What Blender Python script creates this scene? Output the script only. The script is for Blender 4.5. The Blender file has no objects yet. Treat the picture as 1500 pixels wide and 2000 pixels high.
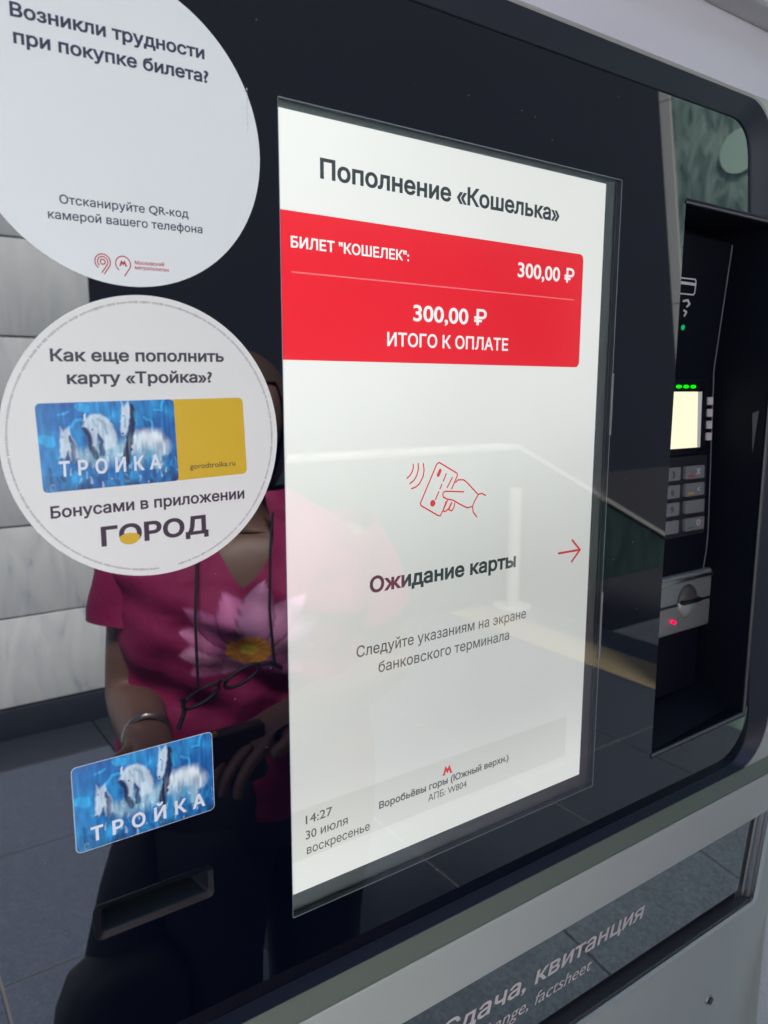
import bpy, bmesh, math, random
import numpy as np
from mathutils import Vector, Matrix
from mathutils.geometry import delaunay_2d_cdt, interpolate_bezier
random.seed(4); rng = np.random.default_rng(7)
S = bpy.context.scene
C = S.collection
R = math.radians
GZ = 1670.0                      # screen top edge is 1.67 m above the ground
def V(x, y, z): return Vector((x/1000.0, y/1000.0, (z+GZ)/1000.0))   # machine millimetres -> metres

# ------------------------------------------------------------------ camera
cam_d = bpy.data.cameras.new('camera'); cam = bpy.data.objects.new('camera', cam_d); C.objects.link(cam); S.camera = cam
cam_d.sensor_fit = 'VERTICAL'; cam_d.sensor_height = 24.0; cam_d.sensor_width = 18.0
cam_d.lens = 1492.3474/2000*24.0
cam_d.clip_start = 0.01; cam_d.clip_end = 400
rr = Vector((0.81854351, -0.00198053, -0.57444112)); dd = Vector((-0.08997725, 0.98720889, -0.13161573)); ff = Vector((0.56735405, 0.15941984, 0.80789523))
cx = Vector((rr.x, rr.z, -rr.y)); cy = -Vector((dd.x, dd.z, -dd.y)); cz = -Vector((ff.x, ff.z, -ff.y))
M = Matrix((cx, cy, cz)).transposed().to_4x4(); M.translation = V(-236.31, -443.08, -171.60)
cam.matrix_world = M
cam_d.dof.use_dof = True; cam_d.dof.focus_distance = 0.60; cam_d.dof.aperture_fstop = 7.5

# ------------------------------------------------------------------ sky, sun, exposure
EL, AZ = R(54), R(-26)            # sun behind the machine, a little to the left
w = bpy.data.worlds.new('World'); S.world = w; w.use_nodes = True
nt = w.node_tree; bg = nt.nodes['Background']
sky = nt.nodes.new('ShaderNodeTexSky'); sky.sky_type = 'NISHITA'; sky.sun_disc = False
sky.sun_elevation = EL; sky.sun_rotation = AZ; sky.air_density = 1.0; sky.dust_density = 4.0; sky.ozone_density = 1.0
nt.links.new(sky.outputs[0], bg.inputs[0]); bg.inputs[1].default_value = 0.13
sl = bpy.data.lights.new('sun', 'SUN'); sl.energy = 4.8; sl.angle = R(10); sl.color = (1.0, 0.96, 0.9)
sun = bpy.data.objects.new('sun', sl); C.objects.link(sun)
sd = Vector((math.sin(AZ)*math.cos(EL), math.cos(AZ)*math.cos(EL), math.sin(EL)))
sun.rotation_euler = sd.to_track_quat('Z', 'Y').to_euler(); sun.location = (0, 3, 6)
S.view_settings.view_transform = 'Standard'; S.view_settings.look = 'None'; S.view_settings.exposure = 1.3; S.view_settings.gamma = 1.0
S.cycles.max_bounces = 8; S.cycles.transparent_max_bounces = 12; S.cycles.caustics_reflective = False; S.cycles.caustics_refractive = False
S.cycles.use_denoising = True

# ------------------------------------------------------------------ materials
def srgb(h):
    h = h.lstrip('#'); c = [int(h[i:i+2], 16)/255 for i in (0, 2, 4)]
    return [x/12.92 if x <= .04045 else ((x+.055)/1.055)**2.4 for x in c]
def mat(name, col, rough=.5, metal=0, ior=1.5, emit=0, bump=None, vary=None, coat=0, vcol=None, ecol=None):
    m = bpy.data.materials.new(name); m.use_nodes = True; n = m.node_tree; b = n.nodes['Principled BSDF']
    col = list(col)+[1.0]
    b.inputs['Base Color'].default_value = col; b.inputs['Roughness'].default_value = rough
    b.inputs['Metallic'].default_value = metal; b.inputs['IOR'].default_value = ior
    b.inputs['Coat Weight'].default_value = coat
    if emit: b.inputs['Emission Color'].default_value = (list(ecol)+[1]) if ecol else col; b.inputs['Emission Strength'].default_value = emit
    geo = n.nodes.new('ShaderNodeNewGeometry')
    if vcol:
        a = n.nodes.new('ShaderNodeVertexColor'); a.layer_name = vcol; n.links.new(a.outputs[0], b.inputs['Base Color'])
    if vary:                       # (scale, amount): fine tone variation of the surface itself
        t = n.nodes.new('ShaderNodeTexNoise'); t.inputs['Scale'].default_value = vary[0]; t.inputs['Detail'].default_value = 6
        n.links.new(geo.outputs['Position'], t.inputs['Vector'])
        mx = n.nodes.new('ShaderNodeMix'); mx.data_type = 'RGBA'
        mx.inputs['A'].default_value = [c*(1-vary[1]) for c in col[:3]]+[1]; mx.inputs['B'].default_value = [min(1, c*(1+vary[1])) for c in col[:3]]+[1]
        n.links.new(t.outputs[0], mx.inputs['Factor']); n.links.new(mx.outputs['Result'], b.inputs['Base Color'])
    if bump:
        t = n.nodes.new('ShaderNodeTexNoise'); t.inputs['Scale'].default_value = bump[0]; t.inputs['Detail'].default_value = 3
        n.links.new(geo.outputs['Position'], t.inputs['Vector'])
        bp = n.nodes.new('ShaderNodeBump'); bp.inputs['Strength'].default_value = bump[1]; bp.inputs['Distance'].default_value = bump[2]
        n.links.new(t.outputs[0], bp.inputs['Height']); n.links.new(bp.outputs[0], b.inputs['Normal'])
    return m
def veined(name, c1, c2, scale, rough, distort=2.5, stretch=(1, 1, 1), vein=.5):
    m = bpy.data.materials.new(name); m.use_nodes = True; n = m.node_tree; b = n.nodes['Principled BSDF']
    geo = n.nodes.new('ShaderNodeNewGeometry'); mp = n.nodes.new('ShaderNodeMapping'); mp.inputs['Scale'].default_value = stretch; mp.inputs['Rotation'].default_value = (0, .7, 0)
    n.links.new(geo.outputs['Position'], mp.inputs['Vector'])
    t = n.nodes.new('ShaderNodeTexNoise'); t.inputs['Scale'].default_value = scale; t.inputs['Detail'].default_value = 9; t.inputs['Distortion'].default_value = distort
    n.links.new(mp.outputs[0], t.inputs['Vector'])
    r = n.nodes.new('ShaderNodeValToRGB'); r.color_ramp.elements[0].position = .3; r.color_ramp.elements[1].position = .72
    r.color_ramp.elements[0].color = list(c1)+[1]; r.color_ramp.elements[1].color = list(c2)+[1]
    e = r.color_ramp.elements.new(vein); e.color = [(a*.45+b_*.55) for a, b_ in zip(c1, c2)]+[1]
    n.links.new(t.outputs[0], r.inputs[0]); n.links.new(r.outputs[0], b.inputs['Base Color'])
    b.inputs['Roughness'].default_value = rough
    return m
def speckle(name, c1, c2, scale, rough):
    m = bpy.data.materials.new(name); m.use_nodes = True; n = m.node_tree; b = n.nodes['Principled BSDF']
    geo = n.nodes.new('ShaderNodeNewGeometry'); t = n.nodes.new('ShaderNodeTexVoronoi'); t.inputs['Scale'].default_value = scale
    n.links.new(geo.outputs['Position'], t.inputs['Vector'])
    t2 = n.nodes.new('ShaderNodeTexNoise'); t2.inputs['Scale'].default_value = scale*.12; t2.inputs['Detail'].default_value = 6; n.links.new(geo.outputs['Position'], t2.inputs['Vector'])
    sp = n.nodes.new('ShaderNodeSeparateColor'); n.links.new(t.outputs['Color'], sp.inputs[0])
    ad = n.nodes.new('ShaderNodeMath'); ad.operation = 'MULTIPLY_ADD'; ad.inputs[1].default_value = .6
    n.links.new(sp.outputs[0], ad.inputs[0])
    sc = n.nodes.new('ShaderNodeMath'); sc.operation = 'MULTIPLY'; sc.inputs[1].default_value = .4; n.links.new(t2.outputs[0], sc.inputs[0]); n.links.new(sc.outputs[0], ad.inputs[2])
    mx = n.nodes.new('ShaderNodeMix'); mx.data_type = 'RGBA'; mx.inputs['A'].default_value = list(c1)+[1]; mx.inputs['B'].default_value = list(c2)+[1]
    n.links.new(ad.outputs[0], mx.inputs['Factor']); n.links.new(mx.outputs['Result'], b.inputs['Base Color']); b.inputs['Roughness'].default_value = rough
    return m
def pane(name, tint, ior, rough=.015):
    m = bpy.data.materials.new(name); m.use_nodes = True; n = m.node_tree; n.nodes.remove(n.nodes['Principled BSDF'])
    out = n.nodes['Material Output']; tr = n.nodes.new('ShaderNodeBsdfTransparent'); tr.inputs[0].default_value = list(tint)+[1]
    gl = n.nodes.new('ShaderNodeBsdfGlossy'); gl.inputs['Roughness'].default_value = rough; fr = n.nodes.new('ShaderNodeFresnel'); fr.inputs[0].default_value = ior
    mx = n.nodes.new('ShaderNodeMixShader'); n.links.new(fr.outputs[0], mx.inputs[0]); n.links.new(tr.outputs[0], mx.inputs[1]); n.links.new(gl.outputs[0], mx.inputs[2]); n.links.new(mx.outputs[0], out.inputs[0])
    return m
GLASS_IOR = 2.08
SCREEN = 0.278                     # screen luminance
def screen_mat(name, hexc, k=1.0):
    c = srgb(hexc); m = mat(name, (.02, .02, .02), .6, emit=SCREEN*k, ecol=c)
    n = m.node_tree; b = n.nodes['Principled BSDF']      # emission strength graded: a little brighter towards the top of the display
    geo = n.nodes.new('ShaderNodeNewGeometry'); sp = n.nodes.new('ShaderNodeSeparateXYZ'); n.links.new(geo.outputs['Position'], sp.inputs[0])
    mr = n.nodes.new('ShaderNodeMapRange'); mr.interpolation_type = 'SMOOTHSTEP'
    for i, v_ in enumerate((1.32, 1.52, SCREEN*k, SCREEN*k*1.48)): mr.inputs[i+1].default_value = v_
    n.links.new(sp.outputs['Z'], mr.inputs[0])
    ns = n.nodes.new('ShaderNodeTexNoise'); ns.inputs['Scale'].default_value = 5; ns.inputs['Detail'].default_value = 2; n.links.new(geo.outputs['Position'], ns.inputs['Vector'])
    m2 = n.nodes.new('ShaderNodeMapRange'); m2.inputs[3].default_value = .93; m2.inputs[4].default_value = 1.07; n.links.new(ns.outputs[0], m2.inputs[0])
    m3 = n.nodes.new('ShaderNodeMapRange'); m3.interpolation_type = 'SMOOTHSTEP'                # brighter towards the bottom edge
    for i, v_ in enumerate((1.125, 1.24, 1.30, 1.0)): m3.inputs[i+1].default_value = v_
    n.links.new(sp.outputs['Z'], m3.inputs[0])
    m4 = n.nodes.new('ShaderNodeMapRange'); m4.interpolation_type = 'SMOOTHSTEP'                # and a brighter left side
    for i, v_ in enumerate((0.0, .20, 1.17, 1.0)): m4.inputs[i+1].default_value = v_
    n.links.new(sp.outputs['X'], m4.inputs[0]); last = mr
    for q in (m2, m3, m4):
        mu = n.nodes.new('ShaderNodeMath'); mu.operation = 'MULTIPLY'; n.links.new(last.outputs[0], mu.inputs[0]); n.links.new(q.outputs[0], mu.inputs[1]); last = mu
    n.links.new(last.outputs[0], b.inputs['Emission Strength']); return m
m_glass = mat('black_glass', (.0010, .0021, .0070), .012, ior=GLASS_IOR)
m_pane = pane('clear_pane', (.97, .98, .97), 2.4)
n_ = m_pane.node_tree; g_ = n_.nodes.new('ShaderNodeNewGeometry'); t_ = n_.nodes.new('ShaderNodeTexNoise'); t_.inputs['Scale'].default_value = 14; t_.inputs['Detail'].default_value = 5; t_.inputs['Distortion'].default_value = 1.5
r_ = n_.nodes.new('ShaderNodeMapRange'); r_.inputs[1].default_value = .45; r_.inputs[2].default_value = .75; r_.inputs[3].default_value = .012; r_.inputs[4].default_value = .085      # finger smears
n_.links.new(g_.outputs['Position'], t_.inputs['Vector']); n_.links.new(t_.outputs[0], r_.inputs[0])
for q in n_.nodes:
    if q.type == 'BSDF_GLOSSY': n_.links.new(r_.outputs[0], q.inputs['Roughness'])
m_lip = mat('dark_frame_paint', (.016, .020, .032), .4, bump=(900, .12, .0002))
m_fascia = mat('light_grey_paint', (.60, .58, .62), .42, bump=(1600, .12, .0002), vary=(6, .03))
m_lower = mat('grey_paint', (.40, .415, .365), .38, bump=(1600, .12, .0002), vary=(5, .04))
m_olive = mat('grey_green_paint', (.115, .135, .095), .55, bump=(1600, .12, .0002))
m_steel = mat('brushed_steel', (.55, .53, .51), .28, metal=1, bump=(300, .1, .0003))
m_canopy = mat('canopy_grey', (.42, .43, .42), .45)
m_black = mat('black_plastic', (.003, .004, .008), .35)
m_black_soft = mat('matt_black_plastic', (.0030, .0042, .0085), .6, ior=1.22, bump=(2500, .15, .0002))
m_recess = mat('dark_grey_recess', (.38, .46, .47), .5)
m_sticker = mat('white_vinyl', (.83, .85, .80), .38, vary=(4, .015))
m_sticker2 = mat('warm_white_vinyl', (.82, .81, .735), .36, vary=(4, .015))
m_inkblue = mat('slate_ink', (.030, .040, .075), .5)
m_inkgrey = mat('dark_grey_ink', (.055, .05, .065), .5)
m_inkplum = mat('plum_ink', (.045, .022, .045), .5)
m_inkred = mat('red_ink', (.50, .03, .05), .5)
m_fine = mat('fine_print_grey', (.42, .38, .38), .5)
m_yellow = mat('yellow_print', (.72, .45, .02), .4)
m_white = mat('white_print', (.80, .82, .84), .4)
m_card = mat('card_print', (1, 1, 1), .32, vcol='paint', ior=1.5)
m_scr_bg = screen_mat('screen_white', '#f5f7f4', 1.0)
m_scr_red = screen_mat('screen_red', '#f50f26', 1.0)
m_scr_line = screen_mat('screen_line', '#ff7d84', 1.0)
m_scr_white = screen_mat('screen_text_white', '#ffffff', 1.05)
m_scr_dark = screen_mat('screen_text_dark', '#2e3a40', 1.0)
m_scr_grey = screen_mat('screen_text_grey', '#6d6a6a', 1.0)
m_scr_foot = screen_mat('screen_footer', '#eff1ed', .955)
m_scr_icon = screen_mat('screen_icon_red', '#ef3340', 1.0)
m_led_g = mat('green_led', (0, .2, 0), .4, emit=.9, ecol=(0.0, .9, .0))
m_led_g2 = mat('dim_green_led', (0, .1, .02), .4, emit=.35, ecol=(0.0, .5, .12))
m_led_r = mat('red_led', (.2, 0, 0), .4, emit=.7, ecol=(1.0, .0, .06))
m_tscreen = mat('terminal_screen', (.02, .02, .02), .4, emit=.46, ecol=(1.0, .88, .63))
m_key = mat('metal_key', (.22, .23, .23), .4, metal=.3)
m_button = mat('pale_button', (.55, .52, .50), .4, emit=0)
m_keyink = mat('key_ink', (.02, .02, .02), .5)
m_grey_ink = mat('pale_grey_ink', (.55, .54, .55), .5)
m_tray = pane('smoked_pane', (.10, .12, .15), 2.9, .02)
m_tray_in = mat('tray_inside', (.05, .048, .05), .5)
m_trayink = mat('silver_lettering', (.62, .56, .52), .45)

# ------------------------------------------------------------------ object helpers
def link(name, me, m=None, parent=None, loc=None):
    o = bpy.data.objects.new(name, me); C.objects.link(o)
    if m is not None and me is not None and not me.materials: me.materials.append(m)
    if parent is not None:
        o.parent = parent
        if parent.get('_root'): o.location = -Vector(parent['_root'])
    if loc is not None: o.location = loc
    return o
def thing(name, label, cat, loc, group=None):
    o = bpy.data.objects.new(name, None); C.objects.link(o); o.empty_display_size = .05
    o.location = loc; o['_root'] = list(loc); o['label'] = label; o['category'] = cat
    if group: o['group'] = group
    return o
def tag(o, label=None, cat=None, group=None, kind=None):
    if label: o['label'] = label
    if cat: o['category'] = cat
    if group: o['group'] = group
    if kind: o['kind'] = kind
    return o
def mesh(name, v, f, smooth=False):
    me = bpy.data.meshes.new(name); me.from_pydata([tuple(x) for x in v], [], f); me.update()
    if smooth: me.polygons.foreach_set('use_smooth', [True]*len(me.polygons))
    return me
def fix(me):
    b = bmesh.new(); b.from_mesh(me); bmesh.ops.remove_doubles(b, verts=b.verts, dist=1e-7); bmesh.ops.recalc_face_normals(b, faces=b.faces); b.to_mesh(me); b.free(); return me

def winding(pt, cons):
    x, y = pt; wn = 0
    for c in cons:
        a = c; b = np.roll(c, -1, axis=0)
        up = (a[:, 1] <= y) & (b[:, 1] > y); dn = (a[:, 1] > y) & (b[:, 1] <= y)
        cr = (b[:, 0]-a[:, 0])*(y-a[:, 1])-(x-a[:, 0])*(b[:, 1]-a[:, 1])
        wn += int((up & (cr > 0)).sum())-int((dn & (cr < 0)).sum())
    return wn
def tri_fill(cons):
    pts = []; edges = []
    for c in cons:
        n0 = len(pts); k = len(c); pts += [Vector((float(p[0]), float(p[1]))) for p in c]; edges += [(n0+i, n0+(i+1) % k) for i in range(k)]
    ov, oe, of, _, _, _ = delaunay_2d_cdt(pts, edges, [], 0, 1e-7, False)
    cc = [np.array([[p[0], p[1]] for p in c], float) for c in cons]
    out = []
    for f in of:
        g = sum((ov[i] for i in f), Vector((0, 0)))/len(f)
        if winding((g.x, g.y), cc) != 0:
            a, b, c = (ov[i] for i in f[:3])
            if (b-a).cross(c-a) < 0: f = f[::-1]
            out.append(tuple(f))
    return ov, out
def plate_mesh(cons, y, depth=0):
    """flat shape given by contours in (X, Z) mm, front face at Y=y mm, extruded back by depth mm"""
    ov, fs = tri_fill(cons); n = len(ov)
    v = [V(p.x, y, p.y) for p in ov]; f = list(fs)
    if depth:
        v += [V(p.x, y+depth, p.y) for p in ov]; f += [tuple(i+n for i in t[::-1]) for t in fs]
        cnt = {}
        for t in fs:
            for i in range(len(t)):
                e = (t[i], t[(i+1) % len(t)]); cnt[e] = cnt.get(e, 0)+1
        for (a, b) in cnt:
            if (b, a) not in cnt: f.append((b, a, a+n, b+n))
    return mesh('plate', v, f)
def plate(name, cons, y, depth, m, parent, **k): return tag(link(name, plate_mesh(cons, y, depth), m, parent), **k)
def rect(x0, x1, z0, z1): return [(x0, z0), (x1, z0), (x1, z1), (x0, z1)]
def rrect(x0, x1, z0, z1, r, n=6):
    out = []
    for cx_, cz_, a in ((x1-r, z0+r, -90), (x1-r, z1-r, 0), (x0+r, z1-r, 90), (x0+r, z0+r, 180)):
        out += [(cx_+r*math.cos(R(a+90*i/n)), cz_+r*math.sin(R(a+90*i/n))) for i in range(n+1)]
    return out
def circle(cx_, cz_, r, n=64, a0=0): return [(cx_+r*math.cos(a0+2*math.pi*i/n), cz_+r*math.sin(a0+2*math.pi*i/n)) for i in range(n)]
def rpoly(pts, rads, n=8):
    """polygon with rounded corners (counter-clockwise)"""
    out = []; k = len(pts)
    for i in range(k):
        p = Vector(pts[i]); a = Vector(pts[i-1]); b = Vector(pts[(i+1) % k]); r = rads[i]
        if r <= 0: out.append(tuple(p)); continue
        da = (a-p).normalized(); db = (b-p).normalized(); ang = da.angle(db); t = r/math.tan(ang/2)
        p0 = p+da*t; p1 = p+db*t; c = p+(da+db).normalized()*(r/math.sin(ang/2))
        a0 = math.atan2(p0.y-c.y, p0.x-c.x); a1 = math.atan2(p1.y-c.y, p1.x-c.x); d = (a1-a0+math.pi) % (2*math.pi)-math.pi
        out += [(c.x+r*math.cos(a0+d*j/n), c.y+r*math.sin(a0+d*j/n)) for j in range(n+1)]
    return out
def rev(c): return list(reversed(c))
def offset_loop(loop, d):
    out = []; k = len(loop)
    for i in range(k):
        a = Vector(loop[i-1]); p = Vector(loop[i]); b = Vector(loop[(i+1) % k])
        e1 = (p-a); e2 = (b-p)
        if e1.length < 1e-6 or e2.length < 1e-6: out.append(tuple(p)); continue
        e1.normalize(); e2.normalize(); n1 = Vector((e1.y, -e1.x)); n2 = Vector((e2.y, -e2.x)); n_ = n1+n2
        n_ = n_/max(.25, n_.dot(n1)) if n_.length > 1e-6 else n1
        out.append((p.x+n_.x*d, p.y+n_.y*d))
    return out
def loft(loops, close=True, cap=False):
    """loops: lists of world Vectors, equal length"""
    v = []; f = []; k = len(loops[0])
    for l in loops: v += list(l)
    for j in range(len(loops)-1):
        for i in range(k if close else k-1):
            a = j*k+i; b = j*k+(i+1) % k; f.append((a, b, b+k, a+k))
    if cap: f.append(tuple(range(k))[::-1]); f.append(tuple(range((len(loops)-1)*k, len(loops)*k)))
    return v, f
def box_mesh(x0, x1, y0, y1, z0, z1, bev=0, seg=2):
    b = bmesh.new(); bmesh.ops.create_cube(b, size=1)
    for q in b.verts: q.co = V(x0+(q.co.x+.5)*(x1-x0), y0+(q.co.y+.5)*(y1-y0), z0+(q.co.z+.5)*(z1-z0))
    if bev: bmesh.ops.bevel(b, geom=b.edges[:], offset=bev/1000, segments=seg, profile=.5, affect='EDGES')
    me = bpy.data.meshes.new('box'); b.to_mesh(me); b.free()
    if bev: me.polygons.foreach_set('use_smooth', [True]*len(me.polygons)); me.set_sharp_from_angle(angle=R(50))
    return me
def box(name, x0, x1, y0, y1, z0, z1, m, parent=None, bev=0, **k): return tag(link(name, box_mesh(x0, x1, y0, y1, z0, z1, bev), m, parent), **k)
def tube_mesh(pts, rad, n=8, cap=True):
    pts = [Vector(p) for p in pts]; rads = rad if isinstance(rad, (list, tuple)) else [rad]*len(pts); loops = []; up = None
    for i, p in enumerate(pts):
        t = (pts[min(i+1, len(pts)-1)]-pts[max(i-1, 0)]).normalized()
        if up is None: up = t.orthogonal().normalized()
        up = (up-t*up.dot(t)).normalized(); s = t.cross(up)
        loops.append([p+(up*math.cos(2*math.pi*j/n)+s*math.sin(2*math.pi*j/n))*rads[i] for j in range(n)])
    v, f = loft(loops, cap=cap); me = fix(mesh('tube', v, f, True)); me.set_sharp_from_angle(angle=R(45)); return me
def stroke(pts, w_, closed=False):
    """a flat line of width w_ as contours (each segment a quad, each point a disc; non-zero fill)"""
    cons = []; q = list(pts)+([pts[0]] if closed else [])
    for a, b in zip(q[:-1], q[1:]):
        a = Vector(a); b = Vector(b); d = (b-a)
        if d.length < 1e-6: continue
        d.normalize(); n_ = Vector((-d.y, d.x))*w_/2
        cons.append([tuple(a-n_), tuple(b-n_), tuple(b+n_), tuple(a+n_)])
    for p in q: cons.append(circle(p[0], p[1], w_/2, 10))
    return cons

# ------------------------------------------------------------------ lettering
_font_cache = {}
def text_contours(body, spacing=1.0, shear=0.0):
    key = (body, spacing, shear)
    if key in _font_cache: return _font_cache[key]
    cu = bpy.data.curves.new('t', 'FONT'); cu.body = body; cu.space_character = spacing; cu.shear = shear; cu.resolution_u = 3
    o = bpy.data.objects.new('t', cu); C.objects.link(o)
    dg = bpy.context.evaluated_depsgraph_get(); dg.update()
    c2 = o.evaluated_get(dg).to_curve(dg); cons = []
    for s in c2.splines:
        bp = s.bezier_points; k = len(bp); pts = []
        if k:
            for i in range(k):
                a = bp[i]; b = bp[(i+1) % k]
                seg = interpolate_bezier(a.co, a.handle_right, b.handle_left, b.co, 5)
                straight = (a.handle_right-a.co).cross(b.co-a.co).length < 1e-6 and (b.handle_left-b.co).cross(b.co-a.co).length < 1e-6
                pts += [(a.co.x, a.co.y)] if straight else [(p.x, p.y) for p in seg[:-1]]
        else: pts = [(p.co.x, p.co.y) for p in s.points]
        cl = [pts[0]]
        for p in pts[1:]:
            if abs(p[0]-cl[-1][0])+abs(p[1]-cl[-1][1]) > 1e-5: cl.append(p)
        if len(cl) > 2: cons.append(cl)
    o.to_curve_clear() if hasattr(o, 'to_curve_clear') else None
    bpy.data.objects.remove(o)
    _font_cache[key] = cons
    return cons
def area(c): return .5*sum(c[i-1][0]*c[i][1]-c[i][0]*c[i-1][1] for i in range(len(c)))
CAP = max(p[1] for c in text_contours('Н') for p in c)
def text(name, body, x0, x1, z, cap, y, m, parent, bold=0.0, spacing=1.0, shear=0.0, z1=None, **k):
    """body set on a baseline from x0 to x1 (mm) with capitals cap mm high"""
    cons = text_contours(body, spacing, shear)
    lets = []
    for c in sorted(cons, key=lambda c: min(p[0] for p in c)):       # letter by letter: fonts differ in direction
        a, b = min(p[0] for p in c), max(p[0] for p in c)
        if lets and a < lets[-1][0]: lets[-1][1].append(c); lets[-1][0] = max(b, lets[-1][0])
        else: lets.append([b, [c]])
    cons = []
    for _, l in lets:
        sg = sum(area(c) for c in l); l = [c if sg > 0 else c[::-1] for c in l]
        cons += [offset_loop(c, bold) for c in l] if bold else l
    mnx = min(p[0] for c in cons for p in c); mxx = max(p[0] for c in cons for p in c)
    sx = (x1-x0)/(mxx-mnx); sz = cap/(CAP+2*bold); dz = (z1-z) if z1 is not None else 0
    out = [[(x0+(p[0]-mnx)*sx, z+(p[1]+bold)*sz+dz*(p[0]-mnx)/(mxx-mnx)) for p in c] for c in cons]
    # group the contours letter by letter so the fill stays quick
    groups = []
    for c in sorted(out, key=lambda c: min(p[0] for p in c)):
        a, b = min(p[0] for p in c), max(p[0] for p in c)
        if groups and a < groups[-1][1]: groups[-1][2].append(c); groups[-1][1] = max(b, groups[-1][1])
        else: groups.append([a, b, [c]])
    v = []; f = []
    for g in groups:
        ov, fs = tri_fill(g[2]); n0 = len(v); v += [V(p.x, y, p.y) for p in ov]; f += [tuple(i+n0 for i in t) for t in fs]
    return tag(link(name, mesh('lettering', v, f), m, parent), **k)

# ================================================================== THE MACHINE
mach = thing('ticket_machine', 'large ticket vending machine with black glass front, bright screen and grey metal housing', 'ticket machine', V(200, 120, -GZ))
XR0, XR1 = 506, 600               # right edge of the glass leans out towards the bottom
PAN = [(-420, -598), (XR1, -598), (XR0, 82), (-420, 82)]
RAD = [40, 44, 34, 34]
def dens(loop, n=36):             # split the long right-hand edge so it can be cut away at the alcove
    k = max(range(len(loop)), key=lambda i: (loop[i][0]+loop[(i+1) % len(loop)][0]) if abs(loop[i][1]-loop[(i+1) % len(loop)][1]) > 300 else -1e9)
    a, b = loop[k], loop[(k+1) % len(loop)]
    ts = sorted([t/n for t in range(1, n)]+[(z-a[1])/(b[1]-a[1]) for z in (-4.3, -5.1, -530.9, -531.7)])
    return loop[:k+1]+[(a[0]+(b[0]-a[0])*t, a[1]+(b[1]-a[1])*t) for t in ts]+loop[k+1:]
outl = dens(rpoly(PAN, RAD, 8))
def edge_x(z): return XR1+(XR0-XR1)*(z+598)/680
win = rrect(-4.6, 320.5, -548, 3, 1.2, 2)
alc = [(410.5, -545), (edge_x(-531)-2, -531), (edge_x(-6)-2, -6), (411.5, .5)]
alc = [(410.5, -547.5), (556, -532), (edge_x(-532)-30 if False else 556, -532)][:2]+[(min(556, edge_x(z)-.8), z) for z in range(-531, -4, 15)]+[(edge_x(-4)-.8, -4), (411.5, 1.5)]
slot = rrect(-135, -68, -499, -484.5, 2.0, 3)
gl_out = []
for p in outl:
    if p[0] > 0 and -545 < p[1] < 1:
        if not any(abs(q[0]-410.5) < 2 for q in gl_out): gl_out += [(edge_x(-532.2)+.0, -532.2), (410.5, -547.5), (411.5, 1.5), (edge_x(-3.5), -3.5)]
        continue
    gl_out.append(p)
plate('black_glass_front', [gl_out, rev(win), rev(slot)], 0, 5, m_glass, mach)
plate('screen_pane', [rrect(-4.2, 320.1, -547.6, 2.6, 1, 2)], .15, 0, m_pane, mach, label='clear glass pane over the screen')
# bright cut edge of the opening
plate('opening_edge', [rrect(-4.6, 320.5, -548, 3, 1.2, 2), rev(rrect(-4.1, 320.0, -547.5, 2.5, 1, 2))], -.12, .3, mat('glass_edge', (.20, .23, .24), .3), mach)
# recess between glass and display
def frame_walls(name, loop, y0, y1, m, parent, inset=0):
    a = [V(p[0], y0, p[1]) for p in loop]; l2 = offset_loop(loop, inset) if inset else loop; b = [V(p[0], y1, p[1]) for p in l2]
    v, f = loft([a, b]); me = mesh('walls', v, f); o = link(name, me, m, parent); return o
frame_walls('recess_wall', rect(-26, 322.5, -550, 4.8), 5, 13, m_recess, mach)
LCDX0, LCDX1, LCDZ0, LCDZ1 = -24, 310.2, -536.4, 0.0
plate('screen_bezel', [rect(-26, 322.5, -550, 4.8), rev(rect(LCDX0, LCDX1, LCDZ0, LCDZ1))], 8.2, 4, m_recess, mach)
LY = 8.6
disp = plate('display', [rect(LCDX0, LCDX1, LCDZ0, LCDZ1)], LY, 3, m_scr_bg, mach, label='lit portrait touchscreen showing a payment page')
D = lambda n: LY-.05*n
plate('red_box', [rrect(-20, 285.6, -153.2, -60.0, 4.5, 4)], D(1), 0, m_scr_red, disp, label='red box with the price')
plate('divider_line', [rect(7.7, 276, -98.0, -97.1)], D(2), 0, m_scr_line, disp)
plate('footer_band', [rect(-20, 288.8, -511.5, -472)], D(1), 0, m_scr_foot, disp)
text('heading_text', 'Пополнение «Кошелька»', 29.8, 254.6, -37.4, 12.9, D(2), m_scr_dark, disp, bold=.030)
text('lettering', 'БИЛЕТ "КОШЕЛЕК":', 7.6, 102.2, -82.4, 7.2, D(2), m_scr_white, disp, bold=.024)
text('lettering', '300,00 ₽', 209.5, 275.1, -84.2, 11.9, D(2), m_scr_white, disp, bold=.020)
text('lettering', '300,00 ₽', 106.3, 177.5, -123.4, 12.2, D(2), m_scr_white, disp, bold=.020)
text('lettering', 'ИТОГО К ОПЛАТЕ', 83.3, 201.1, -141.8, 9.8, D(2), m_scr_white, disp, bold=.020)
text('lettering', 'Ожидание карты', 68.2, 216.9, -320.2, 12.6, D(2), m_scr_dark, disp, bold=.034)
text('lettering', 'Следуйте указаниям на экране', 56.4, 231.1, -367.2, 8.8, D(2), m_scr_grey, disp, bold=.010)
text('lettering', 'банковского терминала', 76.1, 211.6, -382.9, 8.8, D(2), m_scr_grey, disp, bold=.010)
text('lettering', '14:27', 11.9, 34.5, -484.6, 7.2, D(2), m_scr_grey, disp, bold=.010)
text('lettering', '30 июля', 11.7, 47.9, -496.7, 7.2, D(2), m_scr_grey, disp, bold=.010)
text('lettering', 'воскресенье', 12.4, 68.0, -508.6, 7.2, D(2), m_scr_grey, disp, bold=.010)
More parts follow.
